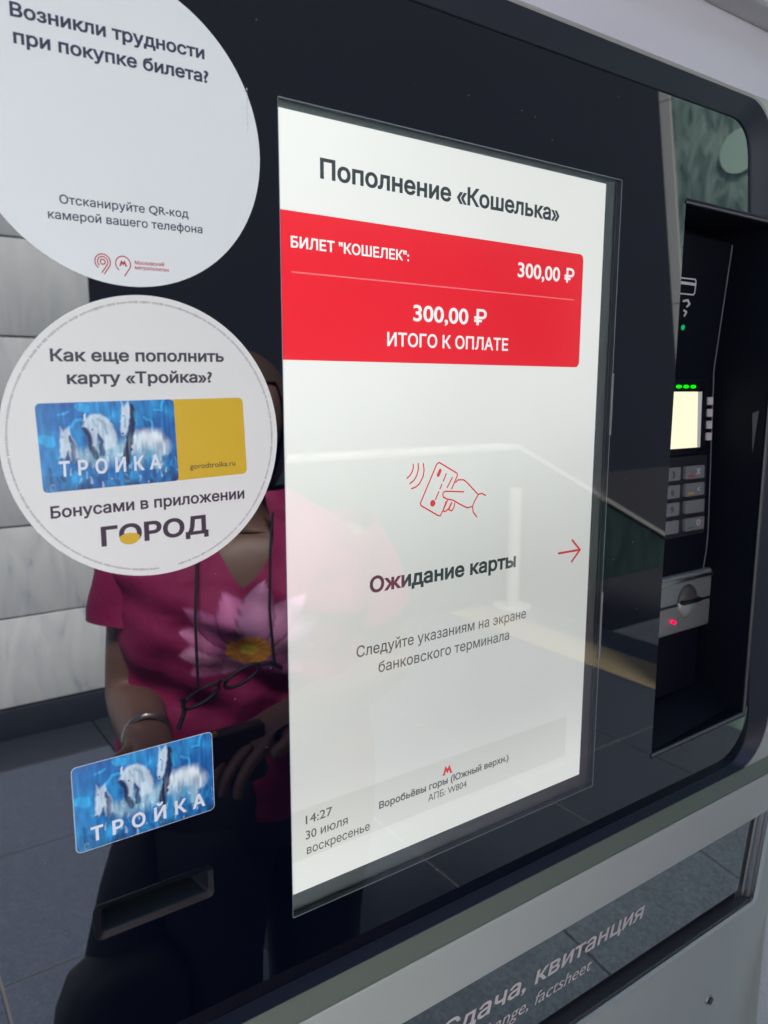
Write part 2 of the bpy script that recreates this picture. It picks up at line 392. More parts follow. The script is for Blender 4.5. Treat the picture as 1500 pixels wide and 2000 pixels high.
text('lettering', 'Воробьёвы горы (Южный верхн.)', 76.7, 215.3, -494.4, 6.3, D(2), m_scr_grey, disp, bold=.03)
text('lettering', 'АПБ: W804', 125.4, 166.8, -504.1, 6.2, D(2), m_scr_grey, disp, bold=.010)
def m_logo(x, z, w_, h_):        # the letter of the underground: two slanted legs, a notch between
    f = lambda a, b: (x+a*w_, z+b*h_)
    return [[f(*p) for p in ((0, 0), (.29, 0), (.29, .10), (.24, .10), (.34, .42), (.50, .10), (.66, .42), (.76, .10), (.71, .10), (.71, 0), (1, 0), (1, .10), (.95, .10), (.70, 1), (.50, .62), (.30, 1), (.05, .10), (0, .10))]]
plate('metro_logo', m_logo(140.0, -486.2, 10.8, 8.0), D(2), 0, m_scr_icon, disp)
icon = []
for pts in ([(132.2, -227.1), (150.1, -236.4), (150.6, -238.3), (145.0, -248.4)], [(139.5, -258.0), (136.9, -264.0), (134.1, -268.4), (132.2, -268.3), (115.1, -259.0), (114.4, -257.1), (129.7, -228.4), (132.2, -227.1)],
            [(139.2, -236.3), (136.5, -241.7)], [(135.1, -244.0), (133.3, -247.5)], [(132.2, -249.7), (129.0, -255.3)], [(145.5, -239.5), (140.4, -247.0)],
            [(107.3, -227.2), (107.5, -229.6), (106.5, -232.4), (104.6, -235.2), (101.6, -237.2)], [(112.0, -226.9), (112.2, -231), (110.6, -236.0), (108, -239.3), (104.3, -241.5)], [(116.8, -227.2), (117.6, -231.9), (116.8, -236.9), (113.3, -242.2), (110, -244.3), (105.9, -245.4)],
            [(149.0, -243.5), (151.4, -241.7), (157.1, -242.1), (160.8, -244.6), (172.4, -254.7)], [(180.7, -256.3), (176.8, -254.4), (173.2, -254.7), (169.5, -259.2), (166.9, -263.8), (167.8, -268.7), (171.7, -272.9)],
            [(157.3, -251.6), (139.0, -249.8), (136.9, -250.3), (136.2, -251.9), (136.7, -254.1), (140.3, -255.9), (146.4, -257.3), (153.8, -261.2), (161.4, -264.7), (166.4, -264.2)],
            [(141.1, -256.9), (138.1, -262.3), (136.5, -264.9), (138.9, -265.7), (142.2, -263.6), (145.2, -259.1)], [(145.2, -259.7), (142.2, -264.5), (145.4, -265.7), (147.7, -263.1), (148.2, -259.9)]):
    icon += stroke(pts, 1.15)
icon += stroke([(133.2, -233.4), (131.4, -236.8)], 3.0); icon += [circle(126.4, -258.1, 2.6, 20)]
plate('hand_with_card_icon', icon, D(2), 0, m_scr_icon, disp, label='red line drawing of a hand holding a card')
plate('arrow_icon', stroke([(269.3, -314.9), (296.9, -315.0)], 2.0)+stroke([(286.4, -304.9), (297.3, -315.0), (286.8, -324.6)], 2.0), D(2), 0, m_scr_icon, disp, label='red arrow pointing right')

for za, zb in ((-158, -212), (-356, -420)): box('edge_glint', 319.6, 321.0, -.9, .3, zb, za, mat('glint_grey', (.22, .22, .22), .4), mach)  # grey strips drawn as bright glints on the window edge
# frame lip round the glass
lo0 = offset_loop(outl, 2.0); lo1 = offset_loop(outl, 4.0)
PO = [(-437, -598.6), (623, -598.6), (523, 97.5), (-437, 97.5)]; outo = dens(rpoly(PO, [56, 58, 46, 46], 8))
inn = outl
def in_alc(c): return c.x < .5555 and c.x > .45 and -531.3 < c.z*1000-GZ < -4.7
def cut_alcove(me):
    b = bmesh.new(); b.from_mesh(me); bmesh.ops.delete(b, geom=[f for f in b.faces if in_alc(f.calc_center_median())], context='FACES'); b.to_mesh(me); b.free()
lip = [[V(p[0], 6, p[1]) for p in inn], [V(p[0], -.6, p[1]) for p in inn]]
for t in (.03, .12, .94, 1.0):
    yy = {.03: -1.6, .12: -2.3, .94: -12.2, 1.0: -12.6}[t]
    lip.append([V(a[0]+(b[0]-a[0])*t, yy, a[1]+(b[1]-a[1])*t) for a, b in zip(inn, outo)])
v, f = loft(lip); o = link('frame_lip', mesh('lip', v, f, True), m_lip, mach); o.data.set_sharp_from_angle(angle=R(35)); fix(o.data); cut_alcove(o.data); tag(o, 'dark sloping frame round the black glass')
# outer metal: bead round the lip, upper fascia, lower band
HX0, HX1 = -470, 668
bead = []
for t, yy in ((0, -12.4), (1.0, -13.6), (2.4, -13.6), (3.2, -12.8), (3.4, -8)):
    bead.append([V(p[0], yy, p[1]) for p in offset_loop(outo, t)])
v, f = loft(bead); bm_ = fix(mesh('bead', v, f, True)); cut_alcove(bm_); bq = bmesh.new(); bq.from_mesh(bm_); bmesh.ops.delete(bq, geom=[f_ for f_ in bq.faces if f_.calc_center_median().z*1000-GZ < -560], context='FACES'); bq.to_mesh(bm_); bq.free(); link('frame_bead', bm_, mat('bead_grey', (.34, .33, .31), .3), mach)
ou2 = offset_loop(outo, 3.2)
upper_cut = [p for p in ou2]
box('upper_fascia', HX0, HX1, -12.0, 60, 101.0, 159, m_fascia, mach, bev=.6)
plate('side_fascia', [[(HX0, -608), (HX0, 100.6), (HX1, 100.6), (HX1, -608)][::-1], rev([(max(p[0], 561), p[1]) if (p[0] > 0 and -531.5 < p[1] < -4.5) else p for p in ou2])], -12.0, 30, m_lower, mach)
# canopy above with a shaded underside
v = [(HX0-6, -12, 159.4), (HX0-6, -36, 159.4), (HX0-6, -39, 161), (HX0-6, -39.5, 165), (HX0-6, -38, 168), (HX0-6, -33, 171), (HX0-6, -31, 171.5), (HX0-6, -27, 182), (HX0-6, -20, 225), (HX0-6, 40, 240), (HX0-6, 60, 159.4)]
lp = [[V(*p) for p in v], [V(HX1+8, p[1], p[2]) for p in v]]
vv, ff_ = loft(lp, cap=True); o = link('canopy', fix(mesh('canopy', vv, ff_)), m_canopy, mach)
box('canopy_groove', HX0-5, HX1+7, -34.5, -28, 171.2, 172.6, m_black, mach)
# lower band: sloping sill, then the leaning lower door
def yl(z): return -22+max(0, (-640-z))*.085
sill = [(-4, -599.0), (-12.7, -599.3), (-13.6, -600.2), (-21.0, -609.5), (-21.6, -610.2), (-21.6, -612.5), (-4, -612.6)]
vv, ff_ = loft([[V(HX0, a, b) for a, b in sill], [V(HX1-2, a, b) for a, b in sill]], cap=True); link('sloping_sill', fix(mesh('sill', vv, ff_)), m_olive, mach)
TX0, TX1, TZ0, TZ1 = -60, 622, -786, -661.5
band = [(-21.9, -612.9), (-22.4, -614), (-22.4, -660.5), (-21, -661.3), (30, -661.3), (30, -612.9)]
vv, ff_ = loft([[V(HX0, a, b) for a, b in band], [V(HX1, a, b) for a, b in band]], cap=True); link('lower_band', fix(mesh('band', vv, ff_)), m_lower, mach)
# lower door with the tray opening cut in, leaning back towards the bottom
def lean_plate(cons, off, depth):
    ov, fs = tri_fill(cons); n = len(ov)
    vv = [V(p.x, yl(p.y)+off, p.y) for p in ov]+[V(p.x, yl(p.y)+off+depth, p.y) for p in ov]; f = list(fs)+[tuple(i+n for i in t[::-1]) for t in fs]; cnt = set()
    for t in fs:
        for i in range(3): cnt.add((t[i], t[(i+1) % 3]))
    for (a, b) in cnt:
        if (b, a) not in cnt: f.append((b, a, a+n, b+n))
    return mesh('lean', vv, f)
opening = [(TX0, TZ0), (TX1, TZ0), (TX1, -658), (TX0, -658)]
opening = rpoly(opening, [4, 7, 0, 0], 5)
link('lower_door', lean_plate([[(HX0, -1250), (HX1, -1250), (HX1, -661.6), (HX0, -661.6)], rev([(TX0, TZ0), (TX1-2, TZ0), (TX1, -661.6), (TX0, -661.6)])], 0, 3), m_lower, mach)
tray = link('tray_frame', lean_plate([rpoly([(TX0-6, TZ0-7), (TX1+5, TZ0-7), (TX1+5, -661.7), (TX0-6, -661.7)], [8, 9, 0, 0], 5), rev(rpoly([(TX0, TZ0), (TX1-5, TZ0), (TX1-5, -661.7), (TX0, -661.7)], [3, 4, 0, 0], 4))], -2.2, 6), m_steel, mach)
tag(tray, 'thin bright steel rim round the change tray')
for i, (a, b, yy) in enumerate(((-6, -12, 2.5), (-13, -20, 6), (-21, -27, 10))):
    link('steel_jamb', lean_plate([[(TX1+b, TZ0+2), (TX1+a, TZ0+2), (TX1+a, -662), (TX1+b, -662)]], yy, 30), m_steel, tray)
link('tray_sill', lean_plate([[(TX0, TZ0), (TX1-6, TZ0), (TX1-6, TZ0+3), (TX0, TZ0+3)]], 0, 40), m_tray_in, tray)
link('tray_flap', lean_plate([[(TX0, TZ0+17), (TX1-24, TZ0+17), (TX1-24, -662), (TX0, -662)]], 8, 2.0), m_tray, tray)['label'] = 'smoked see-through tray flap with silver lettering'
link('tray_back', lean_plate([[(TX0-2, TZ0-2), (TX1-5, TZ0-2), (TX1-5, -662), (TX0-2, -662)]], 60, 2), m_tray_in, tray)
def lean_text(body, x0, x1, z, cap, off, parent, **k):
    o = text('lettering', body, x0, x1, z, cap, 0, m_trayink, parent, **k)
    for q in o.data.vertices: q.co.y = (yl(q.co.z*1000-GZ)+off)/1000
    return o
lean_text('Сдача, квитанция', 128, 403, -718.6, 19.5, 7.8, tray, bold=.016, shear=.12)
lean_text('Change, factsheet', 168, 325, -743.5, 14.5, 7.8, tray, shear=.25)
# screw in the lower door
bm = bmesh.new(); bmesh.ops.create_cone(bm, segments=24, radius1=.0068, radius2=.0062, depth=.003, cap_ends=True)
me = bpy.data.meshes.new('screw'); bm.to_mesh(me); bm.free(); me.transform(Matrix.Rotation(R(90), 4, 'X')); o = link('screw', me, m_steel, mach); o.location = o.location+V(556, yl(-900)-.4, -900)
bm = bmesh.new(); bmesh.ops.create_cone(bm, segments=24, radius1=.0048, radius2=.0048, depth=.003, cap_ends=True)
me = bpy.data.meshes.new('socket'); bm.to_mesh(me); bm.free(); me.transform(Matrix.Rotation(R(90), 4, 'X')); s_ = link('socket', me, m_black, o); s_.location = (0, -.0012, 0)
# body behind
box('housing_body', HX0+2, HX1-3, 62, 230, -1665, 235, m_lower, mach, bev=3)
box('side_panel', HX1-5, HX1-1, -6, 225, -1250, 158, m_lower, mach)
box('side_panel', HX0+1, HX0+5, -6, 225, -1250, 158, m_lower, mach)
box('plinth', HX0+12, HX1-12, 20, 228, -1670, -1250.5, m_black_soft, mach)
# card slot (two rounded rims and a sloping mouth)
sl_o = rrect(-140, -63, -505, -482.6, 4.2, 5); sl_i = rrect(-135, -68, -499, -484.5, 1.6, 4)
k = len(sl_o); sl_i = rrect(-135, -68, -499, -484.5, 1.6, 5)
lps = [[V(a[0]+(b[0]-a[0])*t, y_, a[1]+(b[1]-a[1])*t) for a, b in zip(sl_o, sl_i)] for t, y_ in ((0, 0), (.06, -1.6), (.2, -2.4), (.5, -1.9), (.9, -1.4), (1, -.6))]
vv, ff_ = loft(lps); cs = link('card_slot', fix(mesh('slot', vv, ff_, True)), mat('slot_plastic', (.003, .003, .006), .38, ior=1.35), mach); cs.data.set_sharp_from_angle(angle=R(30)); tag(cs, 'black card slot with a raised rounded rim')
sl_b = rrect(-130, -75, -493.6, -489.8, .6, 5)
lps = [[V(p[0], -.6, p[1]) for p in sl_i], [V(p[0], 15, p[1]) for p in sl_b]]
vv, ff_ = loft(lps); vv.append(V(-102, 15, -491.6)); n0 = len(sl_i); ff_ += [(n0+i, n0+(i+1) % n0, 2*n0) for i in range(n0)]
link('slot_mouth', mesh('mouth', vv, ff_), mat('slot_inner', (.010, .013, .017), .4, ior=1.35), cs)
# ---- alcove with the bank card terminal
AX0, AX1, AZ0, AZ1 = 391, 560, -537, -3
def skew(me, back=0):            # the rim stands proud on the right and is flush with the glass on the left
    for q in me.vertices: q.co.y += -.0145*min(1.1, max(0, (q.co.x-.411)/.149))
def rimloop(d): return [(409.5, -548+d), (560-d*.9, -533.5+d), (562-d*.9, -4-d*.85), (411, 1.8-d*.85)]
def rim_mesh(sections):
    loops = []
    for d, y_ in sections:
        l = rimloop(d); l = [(409.5, -548+d)]+l[1:3]+[(411, 1.8-d*.85)]
        loops.append([V(p[0], y_, p[1]) for p in l])
    v_, f_ = loft(loops, close=False); me_ = mesh('rim', v_, f_); fix(me_); skew(me_); return me_
rim = tag(link('alcove_rim', rim_mesh([(0, 16), (0, 1.0), (.6, .2), (1.4, 0), (3.2, 0), (3.8, -.6), (6.2, -.6), (6.8, .2), (7.2, 4)]), mat('rim_plastic', (.006, .007, .011), .28), mach), 'black raised rim of the terminal alcove')
link('rim_highlight_strip', rim_mesh([(4.0, -.7), (4.2, -1.0), (6.0, -1.0), (6.2, -.6)]), mat('rim_highlight', (.11, .095, .105), .3), rim)  # paler strip paints the highlight along the rim
xi0, xi1, zi0, zi1 = 411, 553, -526, -10
alw = [[V(x, y_, z) for x, z in ((411, -541-h), (xi1+g, -527-h), (xi1+g, -10), (411, -4.5))] for y_, g, h in ((1, 0, 0), (3, 0, 0), (48, 0, -26), (58, 0, -26))]
for q in alw[0][1:3]: q.y -= .0138
vv, ff_ = loft(alw); link('alcove_walls', fix(mesh('alcove', vv, ff_)), m_black_soft, rim)
box('alcove_back', 405, 560, 57, 60, -545, 0, m_black_soft, rim)
# terminal: front leans back towards the top of the keypad, hood above
def yt(z):
    if z > -152: return 45-(z+152)*.092
    return 45-(-174-z)*.032 if z < -174 else 45
term_z = [-20, -60, -100, -152, -200, -260, -340, -372, -440, -505]
TXa, TXb = 413, 549.5
loop = [(z, yt(z)) for z in term_z]
xr = {-20: 546, -60: 546, -100: 547, -152: 547, -200: 549, -260: 549, -340: 549, -372: 545, -440: 538, -505: 533}
lA = [V(TXa, y_, z) for z, y_ in loop]; lB = [V(xr[z], y_, z) for z, y_ in loop]; lC = [V(xr[z], 56, z) for z, y_ in loop]
vv, ff_ = loft([lA, lB, lC], close=False); term = link('card_terminal', fix(mesh('terminal', vv, ff_)), m_black_soft, mach); tag(term, 'black bank card terminal with small screen and keypad')
term.data.flip_normals() if term.data.polygons[0].normal.y > 0 else None
def tplate(name, cons, proud, m, parent=term, **k):
    ov, fs = tri_fill(cons); n = len(ov); vv = [V(p.x, yt(p.y)-proud, p.y) for p in ov]+[V(p.x, yt(p.y)+.5, p.y) for p in ov]; f = list(fs); cnt = set()
    for t in fs:
        for i in range(3): cnt.add((t[i], t[(i+1) % 3]))
    for (a, b) in cnt:
        if (b, a) not in cnt: f.append((b, a, a+n, b+n))
    return tag(link(name, mesh('tp', vv, f), m, parent), **k)
# edge line of the upper sign plate
link('edge_strip', tube_mesh([V(544.6, yt(-22)-.6, -22), V(545.6, yt(-151)-.6, -151), V(548, yt(-330)-.8, -330), V(546, yt(-352)-.8, -352), V(541, yt(-372)-.8, -372)], .0006, 6), mat('edge_line', (.16, .14, .17), .3), term)
pic = stroke([(462, -61.2), (488.6, -60.8), (490.4, -62.6), (490.9, -73.6), (489.2, -75.8), (462, -76.2)], 1.3)+[rect(462, 490, -67, -64.4)]
tplate('card_pictogram', pic, .4, m_grey_ink)
tplate('wave_pictogram', stroke([(474, -83), (481, -81.6), (485, -85.5), (481, -88)], 2.2)+stroke([(477, -92), (481.5, -93.5), (479, -97)], 2.0), .4, m_grey_ink)
tplate('indicator_light', [circle(479.0, -108.8, 2.6, 16)], .8, m_led_g2, label='dim green indicator')
for x in (482.2, 494.8, 507.7): tplate('indicator_light', [[(x+4.3*math.cos(a), -168.9+1.7*math.sin(a)) for a in [2*math.pi*i/16 for i in range(16)]]], 2.3, m_led_g, label='bright green indicator in a row of three')
tplate('terminal_frame', [rrect(440, 534.5, -240.5, -161, 2, 3), rev(rrect(446, 529, -234, -174.2, 1, 3))], 1.6, m_black)
tplate('terminal_screen', [rect(446, 526.5, -234, -174.2)], .5, m_tscreen, label='small glowing cream terminal screen')
tplate('screen_edge', [[(521, -234), (526.5, -234), (526.5, -174.2), (519, -174.2)]], .7, mat('screen_edge_grey', (.02, .02, .02), .4, emit=.16, ecol=(.85, .9, .9)))
for z in (-184.2, -197.0, -209.9, -222.8): tplate('side_button', [rrect(535.4, 543.2, z-4.2, z+4.2, 1, 3)], 3.5, m_button)
tplate('keypad_plate', [rrect(430, 540, -330, -243, 3, 3)], .8, mat('keypad_dark', (.016, .016, .022), .4))
ki = 0
for row, zc in enumerate((-260.4, -279.2, -298, -317.2)):
    for x0, x1 in ((438, 459), (463.5, 487.5), (496.5+row*1.0, 531.5+row*1.0)):
        kk = tplate('key', [rrect(x0, x1, zc-7.0, zc+7.0, 1.6, 3)], 4.0, m_key)
        if x0 > 490:
            col = (mat('key_red', (.6, .01, .05), .4), mat('key_yellow', (.7, .32, .01), .4), None, mat('key_green', (.02, .2, .1), .4))[row]
            if col: tplate('key_stripe', [rect(x0+4, x0+16, zc-4.6, zc-3.0)], 4.3, col, parent=kk)
            sy = {0: stroke([(x0+21, zc+3.4), (x0+26, zc-2.4)], .9)+stroke([(x0+26, zc+3.4), (x0+21, zc-2.4)], .9), 1: stroke([(x0+26, zc+2), (x0+22, zc), (x0+26, zc-2)], .9), 3: [circle(x0+24, zc+1, 3.4, 16), rev(circle(x0+24, zc+1, 2.3, 16))]}.get(row)
            if sy: tplate('key_symbol', sy, 4.3, m_grey_ink, parent=kk)
        elif x0 > 460:
            dg_ = '369'[row] if row < 3 else None
            if dg_:
                o = text('key_digit', dg_, x0+8.2, x0+13.8, zc-3.6, 7.2, 0, m_keyink, kk)
                for q in o.data.vertices: q.co.y = (yt(q.co.z*1000-GZ)-4.25)/1000
# metal card reader below the keypad
rd = link('card_reader', box_mesh(430, 553, 33, 55, -437, -371, bev=3, seg=3), mat('reader_metal', (.24, .26, .25), .45, metal=.4), term); tag(rd, 'grey metal card reader with a rounded thumb notch')
box('reader_slot', 432, 551, 32.6, 34, -405.6, -402.6, m_black, rd)
bm = bmesh.new(); bmesh.ops.create_uvsphere(bm, u_segments=28, v_segments=16, radius=1); me = bpy.data.meshes.new('notch'); bm.to_mesh(me); bm.free()
me.polygons.foreach_set('use_smooth', [True]*len(me.polygons)); me.transform(Matrix.Translation(V(506, 33.5, -402))@Matrix.Diagonal((.0175, .008, .019, 1)))
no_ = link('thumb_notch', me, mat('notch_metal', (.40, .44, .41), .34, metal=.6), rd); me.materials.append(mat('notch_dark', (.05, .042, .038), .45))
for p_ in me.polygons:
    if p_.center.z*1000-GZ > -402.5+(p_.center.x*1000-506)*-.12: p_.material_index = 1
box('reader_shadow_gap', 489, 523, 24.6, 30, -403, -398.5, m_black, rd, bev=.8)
box('reader_ridge', 432, 552, 31.4, 35, -379, -375, m_steel, rd, bev=.8)
tplate('status_light', [circle(481.0, -421.5, 2.1, 18)], 8.35, m_led_r, parent=rd, label='small red status light')
box('release_tab', 474, 480, 37, 42, -459, -447, m_steel, term, bev=.8)

# ================================================================== STICKERS
m_edge = m_sticker
def sticker(name, label, cx_, cz_, r, m):
    t = thing(name, label, 'sticker', V(cx_, -.3, cz_-r), None)
    plate('sticker_sheet', [circle(cx_, cz_, r, 128)], -.32, .28, m, t); return t
s1 = sticker('round_sticker', 'upper round white sticker with dark blue text, cut off by the top of the picture', -98.5, -34.4, 81.2, m_sticker)
Y1 = -.38
text('lettering', 'Возникли трудности', -151.5, -50.5, 9.6, 6.9, Y1, m_inkblue, s1, bold=.030, z1=12.6)
text('lettering', 'при покупке билета?', -150.7, -48.5, -2.6, 6.9, Y1, m_inkblue, s1, bold=.030, z1=.4)
text('lettering', 'Отсканируйте QR-код', -133.7, -63.4, -76.0, 4.6, Y1, m_inkblue, s1, bold=.014, z1=-74.8)
text('lettering', 'камерой вашего телефона', -139.8, -55.3, -84.2, 4.6, Y1, m_inkblue, s1, bold=.014, z1=-82.4)
text('lettering', 'Московский', -95.7, -79.1, -103.4, 2.1, Y1, m_inkred, s1, bold=.02, z1=-103)
text('lettering', 'метрополитен', -95.8, -76.5, -106.0, 2.1, Y1, m_inkred, s1, bold=.02, z1=-105.9)
def pin_arc(cx_, cz_, r, a0, a1, tail):
    pts = [(cx_+r*math.cos(R(a)), cz_+r*math.sin(R(a))) for a in np.linspace(a0, a1, 20)]
    if tail: pts.append((cx_+tail[0], cz_+tail[1]))
    return stroke(pts, .62)
lg = pin_arc(-113.2, -103.6, 4.1, 232, -40, (.6, -6.3))+pin_arc(-113.2, -103.6, 2.75, 225, -40, (-.6, -5.6))+[circle(-113.2, -103.6, 1.65, 24), rev(circle(-113.2, -103.6, 1.0, 24))]
plate('transport_logo', lg, Y1, 0, m_inkred, s1, label='red spiral pin emblem')
plate('metro_logo', pin_arc(-102.2, -103.8, 4.1, 232, -40, (.6, -6.3))+m_logo(-104.5, -105.0, 4.6, 3.3), Y1, 0, m_inkred, s1, label='red underground emblem in a pin')

fz = 3.0; vv = []; ff_ = []
while fz > -22:
    n0 = len(vv); hh = random.choice((.7, .7, 1.1)); vv += [V(-25.2, Y1, fz-.45), V(-25.2+hh, Y1, fz-.45), V(-25.2+hh, Y1, fz), V(-25.2, Y1, fz)]; ff_.append((n0, n0+1, n0+2, n0+3)); fz -= random.choice((.75, .75, .75, 1.6))
tag(link('fine_print', mesh('fine', vv, ff_), mat('faint_print', (.62, .64, .63), .5), s1), 'line of tiny pale print', kind='stuff')
s2 = sticker('round_sticker', 'lower round white sticker with a blue card picture and a yellow field on it', -90.5, -200.8, 81.0, m_sticker2)
Y2 = -.38
text('lettering', 'Как еще пополнить', -143.4, -44.4, -157.6, 6.8, Y2, m_inkgrey, s2, bold=.030, z1=-155.8)
text('lettering', 'карту «Тройка»?', -135.6, -52.4, -169.6, 6.8, Y2, m_inkgrey, s2, bold=.030, z1=-168.2)
text('lettering', 'Бонусами в приложении', -148.5, -33.4, -242.5, 6.9, Y2, m_inkplum, s2, bold=.026, z1=-240.4)
text('city_logo', 'ГОРОД', -122.5, -58.0, -261.2, 11.6, Y2, m_inkplum, s2, bold=.035, z1=-259.9, label='bold plum word mark with a yellow rising sun')
hd = [(-106.3+5.9*math.cos(a), -257.4+(2.6 if math.sin(a) > 0 else 4.2)*math.sin(a)) for a in [2*math.pi*i/32 for i in range(32)]]
plate('sun_emblem', [hd], Y2-.05, 0, m_yellow, s2)
plate('yellow_field', [rpoly([(-78, -226.2), (-31.2, -224.6), (-32.9, -177.3), (-78, -178.2)], [1, 3, 3, 1], 5)], Y2, 0, m_yellow, s2, label='yellow printed field')
text('lettering', 'gorodtroika.ru', -68.3, -39.0, -219.8, 3.5, Y2-.05, m_inkplum, s2, bold=.006, z1=-219.2)
fp = []
a = 0
while a < 360:                     # ring of fine print, too small to read: words as short strokes
    L_ = random.uniform(1.2, 5.5); g = random.uniform(.5, .8)
    if not (268 < a < 276):
        seg = [(-90.5+77.2*math.cos(R(a+L_*t)), -200.8+77.2*math.sin(R(a+L_*t))) for t in (0, .25, .5, .75, 1)]
        for q in np.arange(0, L_, .62):
            aa = R(a+q); hh = random.choice((.9, 1.0, 1.0, 1.5)); cc = (-90.5+77.2*math.cos(aa), -200.8+77.2*math.sin(aa)); er = (math.cos(aa), math.sin(aa)); et = (-er[1], er[0])
            w_ = .26
            fp.append([(cc[0]+er[0]*i*hh/2+et[0]*j*w_, cc[1]+er[1]*i*hh/2+et[1]*j*w_) for i, j in ((-1, -1), (1, -1), (1, 1), (-1, 1))])
    a += L_+g
vv = []; ff_ = []
for q in fp:
    n0 = len(vv); q = q if area(q) > 0 else q[::-1]; vv += [V(p[0], Y2, p[1]) for p in q]; ff_.append((n0, n0+1, n0+2, n0+3))
tag(link('fine_print', mesh('fine', vv, ff_), m_fine, s2), 'ring of tiny grey print', kind='stuff')

# printed card picture: painted on a fine grid, pale running horses in blue water
def paint_card(nx=190, nz=120):
    u = (np.arange(nx)+.5)/nx*1.585; v_ = (np.arange(nz)+.5)/nz; U, W_ = np.meshgrid(u, v_)      # U 0..1.585, W_ 0 bottom..1 top
    def sm(gx, gy, seed, A=None, B=None):
        r_ = np.random.default_rng(seed); g = r_.random((gy+2, gx+2)); A = U if A is None else A; B = W_ if B is None else B
        x = A/1.585*gx; y = B*gy; xi = x.astype(int).clip(0, gx); yi = y.astype(int).clip(0, gy); fx = x-xi; fy = y-yi; fx = fx*fx*(3-2*fx); fy = fy*fy*(3-2*fy)
        return (g[yi, xi]*(1-fx)+g[yi, xi+1]*fx)*(1-fy)+(g[yi+1, xi]*(1-fx)+g[yi+1, xi+1]*fx)*fy
    n1 = sm(5, 3, 1)*.45+sm(11, 6, 2)*.35+sm(26, 14, 3)*.2
    str_ = sm(60, 7, 21)                                             # vertical smears
    blk = np.random.default_rng(5).random((12, 22))[(W_*11.9).astype(int), (U/1.585*21.9).astype(int)]
    base = np.array(srgb('#1266ad')); lite = np.array(srgb('#2ea3dc')); deep = np.array(srgb('#0a2a5c')); viol = np.array(srgb('#3f5fae'))
    t = np.clip((n1-.34)*2.3+(blk-.5)*.22+(str_-.5)*.25, 0, 1)[..., None]; col = base*(1-t)+lite*t
    t = (np.clip((W_-.62)*1.9, 0, 1)*np.clip(1.25-U, .25, 1)*.8)[..., None]; col = col*(1-t)+(viol*.7+base*.3)*t
    t = (np.clip((.30-W_)*3.0, 0, 1)*np.clip(sm(22, 8, 9)*2.2-.7, 0, 1)*.75)[..., None]; col = col*(1-t)+deep*t
    t = (np.clip((.30-U)*3.0, 0, 1)*.55)[..., None]; col = col*(1-t)+np.array(srgb('#4a9bd0'))*t
    jx = (sm(40, 26, 11)-.5)*.022; jy = (sm(40, 26, 12)-.5)*.022
    def blend(al, c):
        nonlocal col
        al = np.clip(al, 0, 1)[..., None]; col = col*(1-al)+np.array(c)*al
    def brush(pts, c, a_=1.0, soft=.5, tex=.35):
        d = np.full(U.shape, 9.0)
        for i in range(max(1, len(pts)-1)):
            ax, ay, ar = pts[i]; bx, by, br = pts[min(i+1, len(pts)-1)]; dx, dy = bx-ax, by-ay; L2 = dx*dx+dy*dy+1e-9
            tt = np.clip(((U+jx-ax)*dx+(W_+jy-ay)*dy)/L2, 0, 1); d = np.minimum(d, np.hypot(U+jx-ax-tt*dx, W_+jy-ay-tt*dy)/(ar+(br-ar)*tt))
        blend(np.clip((1+soft-d)/(2*soft), 0, 1)**1.3*a_*(1-tex+tex*2*str_), c)
    def poly(pts, c, a_=1.0, soft=.02):
        P_ = np.array(pts, float); X = U+jx*.6; Y = W_+jy*.6; ins = np.zeros(U.shape, bool); dm = np.full(U.shape, 9.0)
        for i in range(len(P_)):
            (x0, y0), (x1, y1) = P_[i-1], P_[i]
            c1 = ((y0 > Y) != (y1 > Y)); xc = (x1-x0)*(Y-y0)/((y1-y0) if y1 != y0 else 1e-9)+x0; ins ^= c1 & (X < xc)
            dx, dy = x1-x0, y1-y0; tt = np.clip(((X-x0)*dx+(Y-y0)*dy)/(dx*dx+dy*dy+1e-9), 0, 1); dm = np.minimum(dm, np.hypot(X-x0-tt*dx, Y-y0-tt*dy))
        sd_ = np.where(ins, dm, -dm); blend(np.clip(.5+sd_/soft, 0, 1)*a_*(.82+.36*(n1-.3)), c)
    cyan = srgb('#37b4e8'); wht = srgb('#dfeef0'); pal = srgb('#a9d3de'); mid = srgb('#5fa6c6'); dk = srgb('#0b1c44'); dk2 = srgb('#17406f')
    for pts in ([(.34, .55, .018), (.34, .70, .018), (.42, .80, .018), (.50, .80, .018)], [(.47, .95, .05), (.53, .93, .055)], [(.68, 1.0, .014), (.68, .84, .014), (.78, .78, .014), (.84, .84, .014)], [(.05, .60, .06), (.12, .57, .07)], [(1.34, .88, .016), (1.42, .88, .016), (1.45, 1.0, .016)], [(1.20, .80, .016), (1.30, .74, .016), (1.30, .64, .016)], [(.24, .86, .014), (.34, .90, .014)]): brush(pts, cyan, .75, .15)
    # far bodies, chests and spray
    brush([(.66, .40, .13), (.84, .42, .13), (.96, .44, .10)], pal, .9, .6); brush([(.42, .40, .08), (.50, .36, .09)], pal, .85, .5)
    brush([(1.10, .50, .13), (1.30, .50, .14), (1.38, .44, .12)], wht, .95, .4); brush([(1.34, .34, .07), (1.34, .20, .05)], pal, .8, .5); brush([(1.14, .34, .06), (1.12, .22, .04)], pal, .7, .5)
    brush([(1.22, .36, .09)], mid, .8, .6); brush([(1.20, .60, .05), (1.36, .56, .05)], srgb('#f2f8f8'), .6, .7)
    # left horse: head seen three-quarter, looking down to the left
    poly([(.24, .74), (.27, .68), (.33, .73), (.35, .64), (.40, .52), (.42, .38), (.33, .34), (.31, .46), (.29, .40), (.25, .36), (.215, .38), (.22, .48), (.235, .60)], wht, .95, .03)
